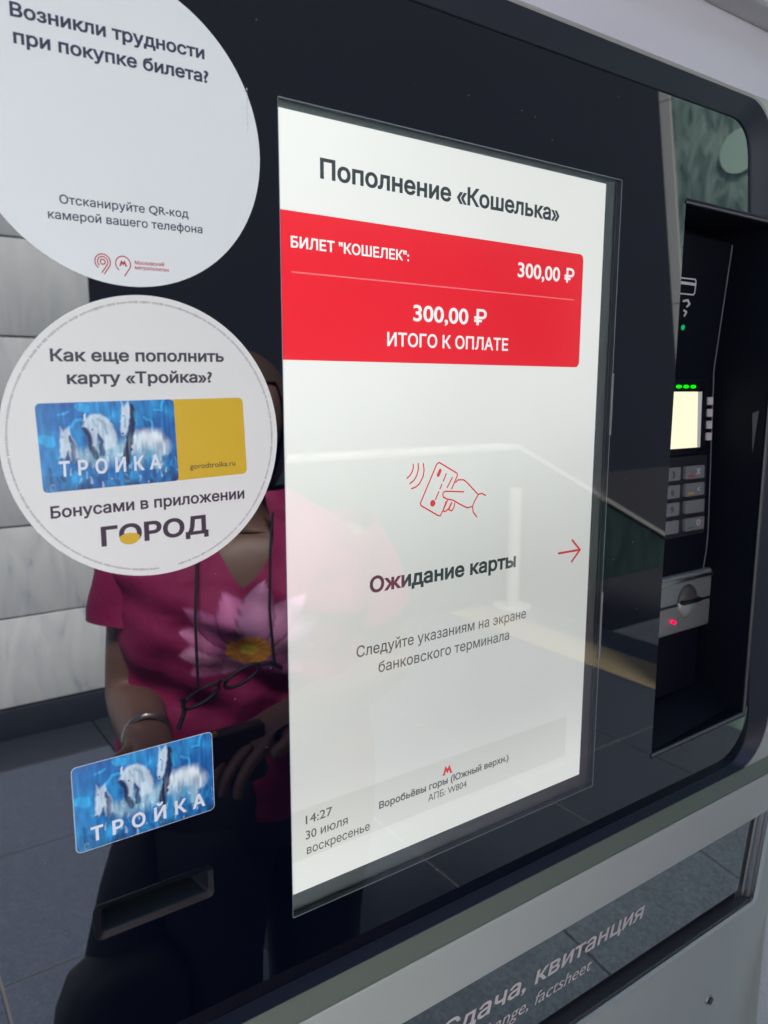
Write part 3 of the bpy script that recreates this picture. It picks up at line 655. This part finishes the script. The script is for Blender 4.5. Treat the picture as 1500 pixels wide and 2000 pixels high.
    brush([(.34, .62, .018), (.37, .50, .03), (.36, .36, .03)], dk2, .8, .5); brush([(.30, .43, .02), (.29, .36, .02)], dk2, .7, .5); brush([(.235, .365, .018)], dk, .7, .4); brush([(.262, .61, .009)], dk, .9, .3)
    # middle horse: arched neck, head tucked
    poly([(.49, .72), (.52, .80), (.60, .86), (.70, .86), (.78, .80), (.84, .70), (.87, .56), (.84, .46), (.72, .44), (.69, .56), (.66, .64), (.64, .56), (.63, .48), (.59, .46), (.575, .54), (.57, .64), (.54, .70)], wht, .96, .03)
    brush([(.51, .80, .012), (.53, .86, .010)], wht, .9, .3)
    brush([(.50, .70, .022), (.55, .60, .022), (.56, .50, .03), (.62, .36, .035)], dk, .92, .4); brush([(.66, .62, .016), (.69, .56, .018), (.68, .40, .035)], dk2, .9, .4)
    brush([(.60, .68, .010)], dk, .95, .3); brush([(.60, .475, .016)], dk2, .8, .3); brush([(.66, .80, .016), (.74, .74, .018), (.76, .64, .02)], mid, .55, .6); brush([(.60, .80, .012), (.64, .72, .012)], mid, .5, .5)
    # right horse: head high, dark mane
    poly([(.95, 1.0), (.97, .93), (1.03, .99), (1.05, .90), (1.04, .80), (1.02, .72), (.99, .64), (.96, .60), (.925, .60), (.915, .66), (.93, .76), (.945, .86)], wht, .97, .025)
    brush([(1.07, .95, .022), (1.08, .80, .03), (1.04, .66, .035), (1.00, .50, .045), (.97, .34, .05), (.95, .24, .03)], dk, .95, .35)
    brush([(.935, .615, .012)], dk, .9, .3); brush([(.965, .82, .010)], dk, .95, .3); brush([(.99, .80, .012), (.97, .70, .012)], mid, .6, .5); brush([(1.12, .86, .03), (1.14, .72, .04)], cyan, .6, .5)
    r2 = np.random.default_rng(8)
    for i in range(70):
        x, y = r2.random()*1.58, r2.random()*.40; brush([(x, y, .010), (x+r2.normal()*.012, y+r2.random()*.08, .006)], wht if r2.random() > .6 else (cyan if r2.random() > .4 else pal), .5, .8)
    for i in range(34):
        x, y = r2.random()*1.58, r2.random()*.34; brush([(x, y, .016), (x+r2.normal()*.02, y-.06, .010)], dk2, .6, .8)
    col = col*(.74+.36*str_+.26*(n1-.3))[..., None]
    return np.clip(col, 0, 1)
def card_picture(name, quad, y, parent, corner=.055, **k):
    """quad: BL, BR, TR, TL in mm"""
    nx, nz = 190, 120; col = paint_card(nx, nz); vv = []; ff_ = []; keep = {}; cols = []
    bl, br, tr, tl = [Vector(q) for q in quad]; W0 = 1.585
    def P(i, j): s = i/nx; t = j/nz; return (bl*(1-s)+br*s)*(1-t)+(tl*(1-s)+tr*s)*t
    def clampc(i, j):                      # pull grid points outside the rounded corners onto the arc
        s = i/nx*W0; t = j/nz
        cx_ = min(max(s, corner), W0-corner); cy_ = min(max(t, corner), 1-corner); d = math.hypot(s-cx_, t-cy_)
        if d > corner: s = cx_+(s-cx_)*corner/d; t = cy_+(t-cy_)*corner/d
        return s/W0*nx, t*nz
    for j in range(nz+1):
        for i in range(nx+1):
            p = P(*clampc(i, j)); vv.append(V(p.x, y, p.y))
    for j in range(nz):
        for i in range(nx): a_ = j*(nx+1)+i; ff_.append((a_, a_+1, a_+nx+2, a_+nx+1)); cols.append(col[j, i])
    me = mesh(name, vv, ff_); ca = me.color_attributes.new('paint', 'FLOAT_COLOR', 'CORNER')
    arr = np.repeat(np.c_[np.array(cols), np.ones(len(cols))], 4, axis=0).astype(np.float32); ca.data.foreach_set('color', arr.ravel())
    return tag(link(name, me, m_card, parent), **k)
cp = card_picture('card_picture', [(-151.4, -228.1), (-75.5, -226.2), (-76.8, -178.0), (-152.8, -179.9)], Y2-.05, s2, label='blue printed picture of pale horses')
text('lettering', 'ТРОЙКА', -142.6, -85.8, -219.8, 8.6, Y2-.1, m_white, s2, bold=.030, spacing=1.75, z1=-218.4)
cs_ = thing('card_sticker', 'blue card shaped sticker showing pale horses, stuck above the card slot', 'sticker', V(-103.8, -.3, -443.7))
plate('sticker_sheet', [rrect(-147.1, -60.5, -443.9, -389.7, 3.2, 6)], -.32, .28, m_white, cs_)
card_picture('card_picture', [(-146.8, -443.6), (-60.8, -443.6), (-60.8, -390.0), (-146.8, -390.0)], -.36, cs_)
text('lettering', 'ТРОЙКА', -138.3, -66.7, -439.2, 9.4, -.41, m_white, cs_, bold=.032, spacing=1.75)

# ================================================================== THE PLACE BEHIND THE CAMERA (seen in the glass)
m_marble = veined('white_marble', (.52, .60, .67), (.95, .98, 1.0), 7, .35, 2.4, (1, 1, .25), .36)
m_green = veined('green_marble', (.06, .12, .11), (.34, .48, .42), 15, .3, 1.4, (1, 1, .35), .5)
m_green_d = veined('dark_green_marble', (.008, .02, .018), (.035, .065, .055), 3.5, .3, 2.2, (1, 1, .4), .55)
m_joint = mat('dark_joint', (.10, .10, .10), .8)
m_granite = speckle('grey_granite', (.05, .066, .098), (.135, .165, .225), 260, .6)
m_granite_lit = speckle('lit_granite', (.26, .31, .34), (.62, .68, .70), 150, .6)  # brighter copy of the granite, for floor that mirrors brightly in the tray
m_granite_d = speckle('dark_shaded_granite', (.016, .021, .032), (.050, .058, .075), 240, .45)  # floor tiles: shade put into the stone colour; skirting: really dark stone
m_pale_tile = speckle('pale_stone', (.42, .40, .36), (.58, .56, .52), 220, .55)
m_tile_y = mat('tan_tactile', (.17, .14, .08), .6, vary=(30, .2))
m_grout = mat('pale_grout', (.33, .33, .32), .8, vary=(20, .15))
m_cap = mat('pale_stone_cap', (.26, .27, .25), .4, vary=(9, .08))
m_white_paint = mat('white_metal_paint', (.25, .26, .24), .35)
m_dark_wall = mat('dark_facade_stone', (.0075, .0105, .021), .8, vary=(.4, .25))
m_facade_glass = mat('dark_window', (.008, .010, .018), .5)
m_trim = mat('pale_metal_trim', (.42, .43, .42), .4, bump=(40, .3, .002))

# ground: one sheet, paving tiles as pieces on it
g = mesh('ground', [(-60, -60, 0), (60, -60, 0), (60, 60, 0), (-60, 60, 0)], [(0, 1, 2, 3)])
ground = tag(link('ground', g, mat('ground_stone_shade', (.014, .015, .018), .8, vary=(20, .2))), kind='structure')  # near-black colour stands in for the darkness of the stair pit
TS = .60; tb = {}
def tile_mesh(m):
    if m.name not in tb:
        b = bmesh.new(); bmesh.ops.create_cube(b, size=1)
        for q in b.verts: q.co = Vector((q.co.x*(TS-.008), q.co.y*(TS-.008), q.co.z*.012+.002))
        bmesh.ops.bevel(b, geom=[e for e in b.edges if all(v_.co.z > 0 for v_ in e.verts)], offset=.002, segments=1, affect='EDGES')
        me = bpy.data.meshes.new('tile'); b.to_mesh(me); b.free(); me.materials.append(m); tb[m.name] = me
    return tb[m.name]
def prism0(pts, z0, z1):
    n = len(pts); vv = [Vector((x, y, z0)) for x, y in pts]+[Vector((x, y, z1)) for x, y in pts]
    return fix(mesh('prism', vv, [tuple(range(n)), tuple(range(2*n-1, n-1, -1))]+[(i, (i+1) % n, n+(i+1) % n, n+i) for i in range(n)]))
pave = thing('ground_paving', 'x', 'x', Vector((0, 0, 0))); del pave['label']; del pave['category']; pave['kind'] = 'structure'; pave.name = 'paving'
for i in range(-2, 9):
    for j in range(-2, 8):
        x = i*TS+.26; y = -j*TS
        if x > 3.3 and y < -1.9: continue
        m_ = m_granite_d if (y < -2.55 or .35 < x < .8 or y < -.95 and x > .35) else (m_granite_lit if x > .8 else m_granite)  # bright and shaded areas of the floor painted by choice of stone
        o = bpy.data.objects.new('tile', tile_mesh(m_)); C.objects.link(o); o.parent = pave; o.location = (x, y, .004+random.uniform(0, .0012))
gs = [Vector((-1.2, -2.5, .0062)), Vector((5.6, -2.5, .0062)), Vector((5.6, .3, .0062)), Vector((-1.2, .3, .0062))]; link('joint_mortar', mesh('mortar', gs, [(0, 1, 2, 3)]), mat('mortar', (.22, .22, .23), .9, vary=(12, .35)), pave)
st = link('tactile_strip', box_mesh(2970, 3270, -3350, -1500, -1670+10, -1670+16, bev=2), m_tile_y); tag(st, kind='structure')
# low stud rows of the strip
pt = prism0([(1.60, -.845), (1.745, -.715), (1.90, -.90), (1.78, -.97)], .0125, .0150); tag(link('pale_stone_inset', pt, m_pale_tile), kind='structure')
# white marble wall opposite the machine
mw = thing('marble_wall', 'white marble clad wall opposite the machine, mirrored in the left of the glass', 'wall', Vector((-1.5, -3.2, 0)))
link('wall_core', box_mesh(-4200, 655, -3400, -3024, -1670, 960), m_joint, mw)
SW = 1180
zs = [-1523, -1131, -743, -355, 33, 421, 809]
for a, b in zip(zs[:-1], zs[1:]):
    off = 0
    x1 = 660
    for kx in range(5):
        x0 = x1-SW*(.86 if kx == 0 else 1)
        link('slab', box_mesh(x0+3, x1-3, -3024, -3000+random.uniform(-1.5, 1.5), a+4, b-4, bev=2), m_marble, mw); x1 = x0
link('coping', box_mesh(-4210, 665, -3410, -2985, 809, 860, bev=4), m_cap, mw)
link('skirting', box_mesh(-4200, 658, -3024, -2985, -1670, -1527, bev=3), m_granite_d, mw)
# green marble parapet with a pale cap, dropping with the stair
pw = thing('green_parapet', 'green marble parapet with a pale cap that drops beside the stair', 'parapet', Vector((2.1, -3.5, 0)))
for i in range(4):
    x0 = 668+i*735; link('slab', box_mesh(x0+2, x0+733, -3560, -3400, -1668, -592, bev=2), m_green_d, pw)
link('cap', box_mesh(664, 3612, -3580, -3380, -592, -556, bev=4), m_cap, pw)
def prism(pts, y0, y1): 
    n = len(pts); vv = [V(x, y0, z) for x, z in pts]+[V(x, y1, z) for x, z in pts]
    return fix(mesh('prism', vv, [tuple(range(n)), tuple(range(2*n-1, n-1, -1))]+[(i, (i+1) % n, n+(i+1) % n, n+i) for i in range(n)]))
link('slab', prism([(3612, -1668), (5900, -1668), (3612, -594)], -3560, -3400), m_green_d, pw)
link('cap', prism([(3612, -594), (5930, -1668), (5960, -1650), (3612, -557)], -3580, -3380), m_cap, pw)
bl = thing('bollard', 'white metal post on a round foot plate in front of the parapet', 'post', V(3410, -3213, -1664))
link('post', tube_mesh([V(3410, -3213, -1640), V(3410, -3213, -830)], .045, 20), m_white_paint, bl)
link('foot_plate', tube_mesh([V(3410, -3213, -1663), V(3410, -3213, -1640)], .13, 28), m_white_paint, bl)
# green marble side wall
sw = thing('green_marble_wall', 'tall green marble side wall with a pale corner trim, right of the machine', 'wall', Vector((3.0, -.8, 0)))
def yend(z): return -1000*(1.396+.1453*(z+GZ)/1000)        # the end of the wall leans out as it rises
def yz_prism(pts, x0, x1):
    n = len(pts); vv = [V(x0, y, z) for y, z in pts]+[V(x1, y, z) for y, z in pts]
    return fix(mesh('prism', vv, [tuple(range(n)), tuple(range(2*n-1, n-1, -1))]+[(i, (i+1) % n, n+(i+1) % n, n+i) for i in range(n)]))
link('wall_core', yz_prism([(yend(-1670)+8, -1670), (900, -1670), (900, 1700), (yend(1700)+8, 1700)], 2905, 3250), m_joint, sw)
zz = [-1670, -900, 60, 452, 1180, 1740]
for a, b in zip(zz[:-1], zz[1:]):
    link('slab', yz_prism([(yend(a+2)+2, a+2), (-642, a+2), (-642, b-2), (yend(b-2)+2, b-2)], 2881, 2905), m_green, sw)
    link('slab', yz_prism([(-638, a+2), (418, a+2), (418, b-2), (-638, b-2)], 2881, 2905), m_green, sw)
for a, b in ((-1670, 206), (210, 1090), (1094, 1740)): link('corner_trim', yz_prism([(yend(a)-52, a), (yend(a), a), (yend(b), b), (yend(b)-52, b)], 2872, 2910), m_trim, sw)
link('wall_disc', tube_mesh([V(2880.5, -1448, 796), V(2872, -1448, 796)], .088, 40), mat('pale_green_disc', (.42, .62, .52), .35), sw)
# tall dark building, added so that the glass reflects something dark
fb = thing('added_dark_building', 'tall dark building added on the far side to make the reflection dark', 'building', Vector((2, -8.6, 0)))
link('wall', box_mesh(-16000, 60000, -9500, -8600, -1670, 6400), m_dark_wall, fb)
link('parapet_coping', box_mesh(-16100, 60100, -9600, -8500, 6400, 6650, bev=20), m_joint, fb)
# the granite wall the machine stands against
gw = thing('granite_wall', 'speckled pale granite wall behind and beside the machine', 'wall', Vector((1.2, .3, 0)))
for i in range(4):
    for k_ in range(3): link('slab', box_mesh(-1200+i*1000+2, -200+i*1000-2, 240, 300+random.uniform(0, 2), -1668+k_*620+2, -1048+k_*620-2, bev=2), speckle('pale_granite', (.34, .33, .34), (.56, .55, .56), 420, .6) if (i, k_) == (0, 0) else bpy.data.materials['pale_granite'], gw)

# ================================================================== THE WOMAN AT THE MACHINE
PX, PY = .300, -.745
TH = R(24)                        # she is turned a little towards the screen
def tw(p): x, y = p[0]-PX, p[1]-PY; return Vector((PX+x*math.cos(TH)-y*math.sin(TH), PY+x*math.sin(TH)+y*math.cos(TH), p[2]))
per = thing('person', 'woman in a pink lotus t-shirt and dark trousers, mirrored beside the screen', 'person', Vector((PX, PY, 0)))
m_skin = mat('skin', (.155, .088, .068), .5, bump=(300, .1, .0004)); m_skin.node_tree.nodes['Principled BSDF'].inputs['Subsurface Weight'].default_value = .0
m_trouser = mat('black_cloth', (.012, .012, .018), .8); m_hair = mat('brown_hair', (.06, .035, .02), .55)
m_shirt = mat('shirt_print', (1, 1, 1), .75, vcol='paint', bump=(35, .5, .006)); m_shoe = mat('black_shoe', (.01, .01, .01), .4)
sk = bpy.data.meshes.new('skel'); SV = []; SE = []; SR = []
def chain(start, pts):
    p = start
    for co, r in pts: SV.append(co); SR.append(r); SE.append((p, len(SV)-1)); p = len(SV)-1
    return p
SV.append((PX+.02, PY, .90)); SR.append((.15, .11))
ch = chain(0, [((PX+.02, PY, 1.04), (.14, .10)), ((PX+.01, PY, 1.17), (.15, .118))])
nk = chain(ch, [((PX, PY-.01, 1.265), (.085, .065)), ((PX, PY, 1.31), (.056, .056)), ((PX, PY+.015, 1.365), (.052, .054)), ((PX, PY+.025, 1.42), (.066, .080)), ((PX, PY+.02, 1.48), (.070, .088)), ((PX, PY+.01, 1.525), (.055, .070))])
# arms: shoulder, elbow, wrist
def arm(s, e, w_, sgn):
    s, e, w_ = Vector(s), Vector(e), Vector(w_)
    a = chain(ch, [(tuple(s), (.052, .052)), (tuple(s.lerp(e, .5)), (.053, .053)), (tuple(e), (.049, .049)), (tuple(e.lerp(w_, .4)), (.049, .047)), (tuple(w_), (.030, .033))])
    d = (w_-e).normalized(); side = d.cross(Vector((0, 0, 1))).normalized(); up = side.cross(d)
    p0 = w_+d*.045; palm = chain(a, [(tuple(p0), (.034, .020)), (tuple(w_+d*.082), (.036, .017))])
    for i, (o_, L) in enumerate(((-.030, .064), (-.010, .072), (.011, .067), (.030, .052))):
        k0 = w_+d*.088+side*o_*sgn
        chain(palm, [(tuple(k0), (.0095, .0095)), (tuple(k0+d*L*.42-up*.010), (.009, .009)), (tuple(k0+d*L*.72-up*.028), (.0082, .0082)), (tuple(k0+d*L*.80-up*.050), (.0072, .0072))])
    t0 = w_+d*.030+side*(-.036)*sgn
    chain(a, [(tuple(t0), (.013, .013)), (tuple(t0+d*.030-side*.018*sgn+up*.006), (.011, .011)), (tuple(t0+d*.062-side*.012*sgn-up*.004), (.009, .009))])
arm(tw((PX-.165, PY, 1.23)), (.118, -.795, .985), (.080, -.590, .995), 1)
arm(tw((PX+.185, PY, 1.225)), (.575, -.680, .985), (.255, -.520, 1.005), -1)
for s_x in (-.095, .105):
    chain(0, [((PX+.02+s_x, PY, .80), (.095, .095)), ((PX+.02+s_x, PY+.01, .48), (.058, .06)), ((PX+.02+s_x, PY-.01, .30), (.052, .055)), ((PX+.02+s_x, PY-.02, .09), (.036, .038)), ((PX+.02+s_x, PY+.09, .05), (.036, .026))])
sk.from_pydata(SV, SE, []); so = bpy.data.objects.new('skel', sk); C.objects.link(so)
sm_ = so.modifiers.new('skin', 'SKIN'); sm_.use_smooth_shade = True
if not sk.skin_vertices: sk.attributes.new('skin', 'FLOAT', 'POINT')
for i, r in enumerate(SR): sk.skin_vertices[0].data[i].radius = r
sk.skin_vertices[0].data[0].use_root = True
so.modifiers.new('sub', 'SUBSURF').levels = 2
dg = bpy.context.evaluated_depsgraph_get(); dg.update()
bme = bpy.data.meshes.new_from_object(so.evaluated_get(dg)); bpy.data.objects.remove(so)
b = bmesh.new(); b.from_mesh(bme)                     # face: brow, eye sockets, nose, lips, chin pushed out of the head
hc = Vector((PX, PY+.02, 1.435))
def push(c, r, vec):
    for q in b.verts:
        d = (q.co-c).length/r
        if d < 1: q.co += vec*((1-d*d)**2)
push(hc+Vector((0, .085, -.005)), .020, Vector((0, .024, 0))); push(hc+Vector((0, .085, .02)), .022, Vector((0, .010, 0)))
for sx_ in (-1, 1):
    push(hc+Vector((sx_*.031, .08, .022)), .020, Vector((0, -.009, 0))); push(hc+Vector((sx_*.066, 0, 0)), .022, Vector((sx_*.012, -.004, 0)))
push(hc+Vector((0, .075, -.045)), .024, Vector((0, .008, 0))); push(hc+Vector((0, .065, -.082)), .035, Vector((0, .014, -.004)))
for sx_ in (-1, 1):
    rr_ = bmesh.ops.create_uvsphere(b, u_segments=12, v_segments=8, radius=.011, matrix=Matrix.Translation(hc+Vector((sx_*.031, .072, .022))))
b.to_mesh(bme); b.free(); bme.materials.clear()
HEADZ = 1.33
for q in bme.vertices:
    if q.co.z > HEADZ-.05: q.co = q.co.lerp(tw(q.co), min(1, (q.co.z-HEADZ+.05)/.05)); bme.name = 'body'
bme.polygons.foreach_set('use_smooth', [True]*len(bme.polygons)); link('body', bme, m_skin, per)
# hair: a cap of overlapping locks
b = bmesh.new(); bmesh.ops.create_uvsphere(b, u_segments=40, v_segments=24, radius=1)
for q in b.verts:
    n_ = q.co.copy(); rip = 1+.03*math.sin(math.atan2(n_.x, n_.y)*22+n_.z*3)
    q.co = Vector((PX+n_.x*.088*rip, PY+.005+n_.y*.102*rip, 1.455+n_.z*.108))
    if n_.z < 0: q.co.z += n_.z*.05
bmesh.ops.delete(b, geom=[q for q in b.verts if q.co.y > PY+.065 and q.co.z < 1.50], context='VERTS')
for q in b.verts: q.co = tw(q.co)
me = bpy.data.meshes.new('hair'); b.to_mesh(me); b.free(); me.polygons.foreach_set('use_smooth', [True]*len(me.polygons)); link('hair', me, m_hair, per)
# t-shirt
def lotus(x, z):
    """print colour at shirt position (metres, flower centre at 0,0)"""
    mag = srgb('#86104c'); c = list(mag)
    pet = [(205, .110, .030, '#cf64ab'), (-30, .110, .028, '#b6559b'), (185, .118, .030, '#df8cc4'), (-5, .120, .030, '#cc70b4'), (228, .070, .022, '#d987c0'), (165, .122, .026, '#d46fb0'), (20, .135, .032, '#dc93c8'), (145, .130, .026, '#c85aa2'), (42, .135, .028, '#d988c2'), (112, .105, .036, '#d064ab'), (76, .118, .034, '#cf86bf')]
    for a, L, w_, hx in pet:
        ca, sa = math.cos(R(a)), math.sin(R(a)); l = x*ca+z*sa; t = -x*sa+z*ca
        if 0 < l < L:
            u_ = l/L; ww = w_*math.sin(math.pi*min(1, u_**.8))**.7
            if abs(t) < ww:
                e = abs(t)/ww; base = srgb(hx); k = .50+.60*(u_)*(1-.5*e)
                c = [min(.85, b_*k*.85+.10*(1-e)*u_) for b_ in base]
                if e > .88: c = [v_*.55 for v_ in c]
    d = math.hypot(x, z*1.5+.004)
    if d < .040:
        k = .5+.5*math.sin(math.atan2(z, x)*17); c = [(.75*k+.45*(1-k)), (.33*k+.18*(1-k)), .03] if d > .016 else (.72, .55, .05)
    return c
NA, NZ = 420, 190; vv = []; cols = []; SCX = PX+.002
def prof(z):      # half width, half depth, centre x
    t = [(.80, .225, .135), (.90, .222, .140), (1.00, .205, .132), (1.08, .205, .142), (1.15, .212, .150), (1.21, .212, .140), (1.25, .196, .118), (1.285, .150, .098), (1.315, .102, .080), (1.335, .078, .070)]
    for a, b_ in zip(t[:-1], t[1:]):
        if z <= b_[0]: u_ = max(0, (z-a[0])/(b_[0]-a[0])); return a[1]+(b_[1]-a[1])*u_, a[2]+(b_[2]-a[2])*u_
    return t[-1][1:]
for j in range(NZ+1):
    for i in range(NA):
        th = 2*math.pi*i/NA; fx, fy = math.cos(th), math.sin(th)         # +y is the front (towards the machine)
        front = max(0, fy); vx = abs(fx)
        ztop = 1.335-(.138*max(0, 1-vx/.40) if fy > 0 else .02*(1-vx))
        z = .80+(ztop-.80)*j/NZ; a_, b_ = prof(z)
        e = .82; x = math.copysign(abs(fx)**e, fx)*a_; y = math.copysign(abs(fy)**e, fy)*b_
        bust = .022*math.exp(-((z-1.13)/.07)**2)*front; y += bust
        w1 = .006*math.sin(z*46+x*20+2*math.sin(x*13))+.004*math.sin(x*60-z*30)+.003*math.sin(z*95+x*35)
        y += w1*(1 if fy > 0 else .5); x += .003*math.sin(z*60+y*20)
        vv.append(tw((SCX+x, PY+y, z)))
        cols.append(lotus((x-.004)*1.13, (z-1.105)*1.13) if fy > 0 else srgb('#86104c'))
ff_ = [(j*NA+i, j*NA+(i+1) % NA, (j+1)*NA+(i+1) % NA, (j+1)*NA+i) for j in range(NZ) for i in range(NA)]
def sleeve(s, e, L, r0, r1):
    s, e = Vector(s), Vector(e); d = (e-s).normalized(); n = 28; up = Vector((0, 1, 0)); up = (up-d*up.dot(d)).normalized(); sd_ = d.cross(up); n0 = len(vv)
    for k_ in range(9):
        t = k_/8; r = r0+(r1-r0)*t; c = s+d*(L*t-.03)
        for i in range(n): th = 2*math.pi*i/n; r2 = r*(1+.05*math.sin(th*3+k_)); vv.append(c+up*math.cos(th)*r2+sd_*math.sin(th)*r2); cols.append(srgb('#86104c'))
    for k_ in range(8):
        for i in range(n): a = n0+k_*n+i; b_ = n0+k_*n+(i+1) % n; ff_.append((a, b_, b_+n, a+n))
sleeve(tw((PX-.168, PY, 1.245)), (.118, -.795, .985), .160, .066, .076)
sleeve(tw((PX+.178, PY, 1.235)), (.575, -.68, .985), .165, .070, .080)
me = mesh('shirt', vv, ff_, True); ca = me.color_attributes.new('paint', 'FLOAT_COLOR', 'POINT')
ca.data.foreach_set('color', np.c_[np.array(cols), np.ones(len(cols))].astype(np.float32).ravel())
shirt = link('t_shirt', me, m_shirt, per); tag(shirt, 'pink v-neck t-shirt printed with a large lotus flower')
# trousers
vv = []; ff_ = []
def add_loft(loops):
    n0 = len(vv); v_, f_ = loft(loops, cap=True); vv.extend(v_); ff_.extend(tuple(i+n0 for i in t) for t in f_)
def ring(cx_, cy_, z, a, b_, n=32): return [Vector((cx_+a*math.cos(2*math.pi*i/n)*(1+.02*math.sin(5*z*9+i)), cy_+b_*math.sin(2*math.pi*i/n), z)) for i in range(n)]
add_loft([ring(PX+.015, PY, z, a, b_) for z, a, b_ in ((.74, .20, .13), (.78, .222, .138), (.86, .222, .142), (.95, .195, .125))])
for s_x in (-.10, .11): add_loft([ring(PX+.02+s_x, PY, z, a, a*1.05) for z, a in ((.10, .085), (.30, .085), (.50, .092), (.70, .118), (.80, .12))])
link('trousers', fix(mesh('trousers', vv, ff_, True)), m_trouser, per)
for s_x in (-.095, .105):
    b = bmesh.new(); bmesh.ops.create_uvsphere(b, u_segments=24, v_segments=12, radius=1)
    for q in b.verts: q.co = Vector((PX+.02+s_x+q.co.x*.045, PY+.06+q.co.y*.135, .055+q.co.z*.045*(1-.35*max(0, q.co.y)))); q.co.z = max(.018, q.co.z)
    me = bpy.data.meshes.new('shoe'); b.to_mesh(me); b.free(); me.polygons.foreach_set('use_smooth', [True]*len(me.polygons)); link('shoe', me, m_shoe, per)
# bracelet watch
wp = Vector((.083, -.610, .995)); link('wristwatch', tube_mesh([wp+Vector((.033*math.cos(a), .004*math.sin(a*2), .036*math.sin(a))) for a in [2*math.pi*i/20 for i in range(21)]], .005, 8), m_steel, per)
# things she carries
bag = thing('handbag', 'black leather handbag hanging low at her side', 'bag', Vector((.02, -.70, .20)))
bgl = []
for z, x0, x1, yy in ((-1470, -62, 150, 45), (-1440, -78, 150, 62), (-1250, -70, 150, 66), (-1130, -52, 150, 60), (-1085, -34, 140, 52), (-1062, 0, 120, 40), (-1055, 30, 90, 25)):
    cxx, hw = (x0+x1)/2, (x1-x0)/2; bgl.append([V(cxx+hw*math.copysign(abs(math.cos(a))**.6, math.cos(a)), -690+yy*math.copysign(abs(math.sin(a))**.7, math.sin(a)), z) for a in [2*math.pi*k_/36 for k_ in range(36)]])
vv_, f_ = loft(bgl, cap=True); link('bag_body', fix(mesh('bag', vv_, f_, True)), mat('black_leather', (.008, .008, .011), .6), bag)
dl = []
for z, x0, x1, yy in ((-1100, -5, 140, 40), (-1050, 6, 140, 42), (-960, 30, 140, 38), (-880, 58, 140, 32), (-840, 80, 135, 20)):
    cxx, hw = (x0+x1)/2, (x1-x0)/2; dl.append([V(cxx+hw*math.cos(a), -722+yy*math.sin(a), z) for a in [2*math.pi*k_/28 for k_ in range(28)]])
vv_, f_ = loft(dl, cap=True); link('draped_cloth', fix(mesh('flap', vv_, f_, True)), m_trouser, bag)  # dark cloth draped over the bag, added to fill out the outline
link('strap', tube_mesh([V(110, -760, -1070), V(115, -775, -980), V(125, -785, -800), V(130, -790, -600), V(150, -800, -430)], .007, 8), m_trouser, bag)
wal = thing('wallet', 'dark wallet with a gold clasp held open in both hands', 'wallet', Vector((.12, -.47, .98)))
link('wallet_cover', box_mesh(60, 205, -490, -468, -712, -628, bev=6, seg=3), mat('brown_leather', (.03, .018, .015), .4), wal)
link('clasp', tube_mesh([Vector((.075, -.466, 1.043)), Vector((.13, -.466, 1.045))], .004, 8), mat('gold_clasp', (.8, .5, .12), .25, metal=1), wal)
gl_ = thing('glasses', 'black framed glasses hanging on a neck cord over the shirt', 'glasses', Vector((.18, -.56, 1.05)))
m_gf = mat('black_frame', (.008, .008, .01), .6)
gc = [Vector((.152, -.572, 1.056)), Vector((.212, -.560, 1.078))]
for c_ in gc: link('lens_rim', tube_mesh([c_+Vector((.027*math.cos(a), .003*math.cos(a), .011*math.sin(a)+.010*math.cos(a))) for a in [2*math.pi*i/24 for i in range(25)]], .0028, 8), m_gf, gl_)
link('bridge', tube_mesh([gc[0]+Vector((.026, 0, .012)), gc[0].lerp(gc[1], .5)+Vector((0, .003, .012)), gc[1]+Vector((-.026, 0, -.002))], .0026, 8), m_gf, gl_)
link('temple_arm', tube_mesh([gc[0]+Vector((-.028, 0, .004)), Vector((.125, -.568, 1.040)), Vector((.112, -.560, 1.020))], .0035, 8), m_gf, gl_)
link('temple_arm', tube_mesh([gc[1]+Vector((.028, 0, .012)), Vector((.258, -.556, 1.090)), Vector((.275, -.556, 1.078))], .0035, 8), m_gf, gl_)
link('neck_cord', tube_mesh([tw((PX-.055, PY+.05, 1.33)), Vector((.178, -.635, 1.25)), Vector((.150, -.578, 1.17)), Vector((.146, -.566, 1.075))], .0022, 6), m_gf, gl_)
link('neck_cord', tube_mesh([tw((PX+.055, PY+.05, 1.33)), Vector((.282, -.600, 1.25)), Vector((.262, -.566, 1.17)), Vector((.262, -.552, 1.085))], .0022, 6), m_gf, gl_)

# dust and small specks on the glass
vv = []; ff_ = []; dr = random.Random(3)
for i in range(110):
    x = dr.uniform(-200, 380); z = dr.uniform(-590, 75); h = dr.choice((.15, .2, .25, .45)); a = dr.random()*3; n0 = len(vv)
    if (x+98.5)**2+(z+34.4)**2 < 82**2 or (x+90.5)**2+(z+200.8)**2 < 82**2 or (-148 < x < -60 and -445 < z < -388) or (-142 < x < -61 and -508 < z < -480): continue
    vv += [V(x+h*math.cos(a+q), -.03, z+h*.7*math.sin(a+q)) for q in (0, 1.3, 2.6, 3.9, 5.2)]; ff_.append(tuple(range(n0, n0+5)))
tag(link('dust_specks', mesh('dust', vv, ff_), mat('dust', (.30, .29, .27), .9), mach), 'specks of dust on the glass', kind='stuff')
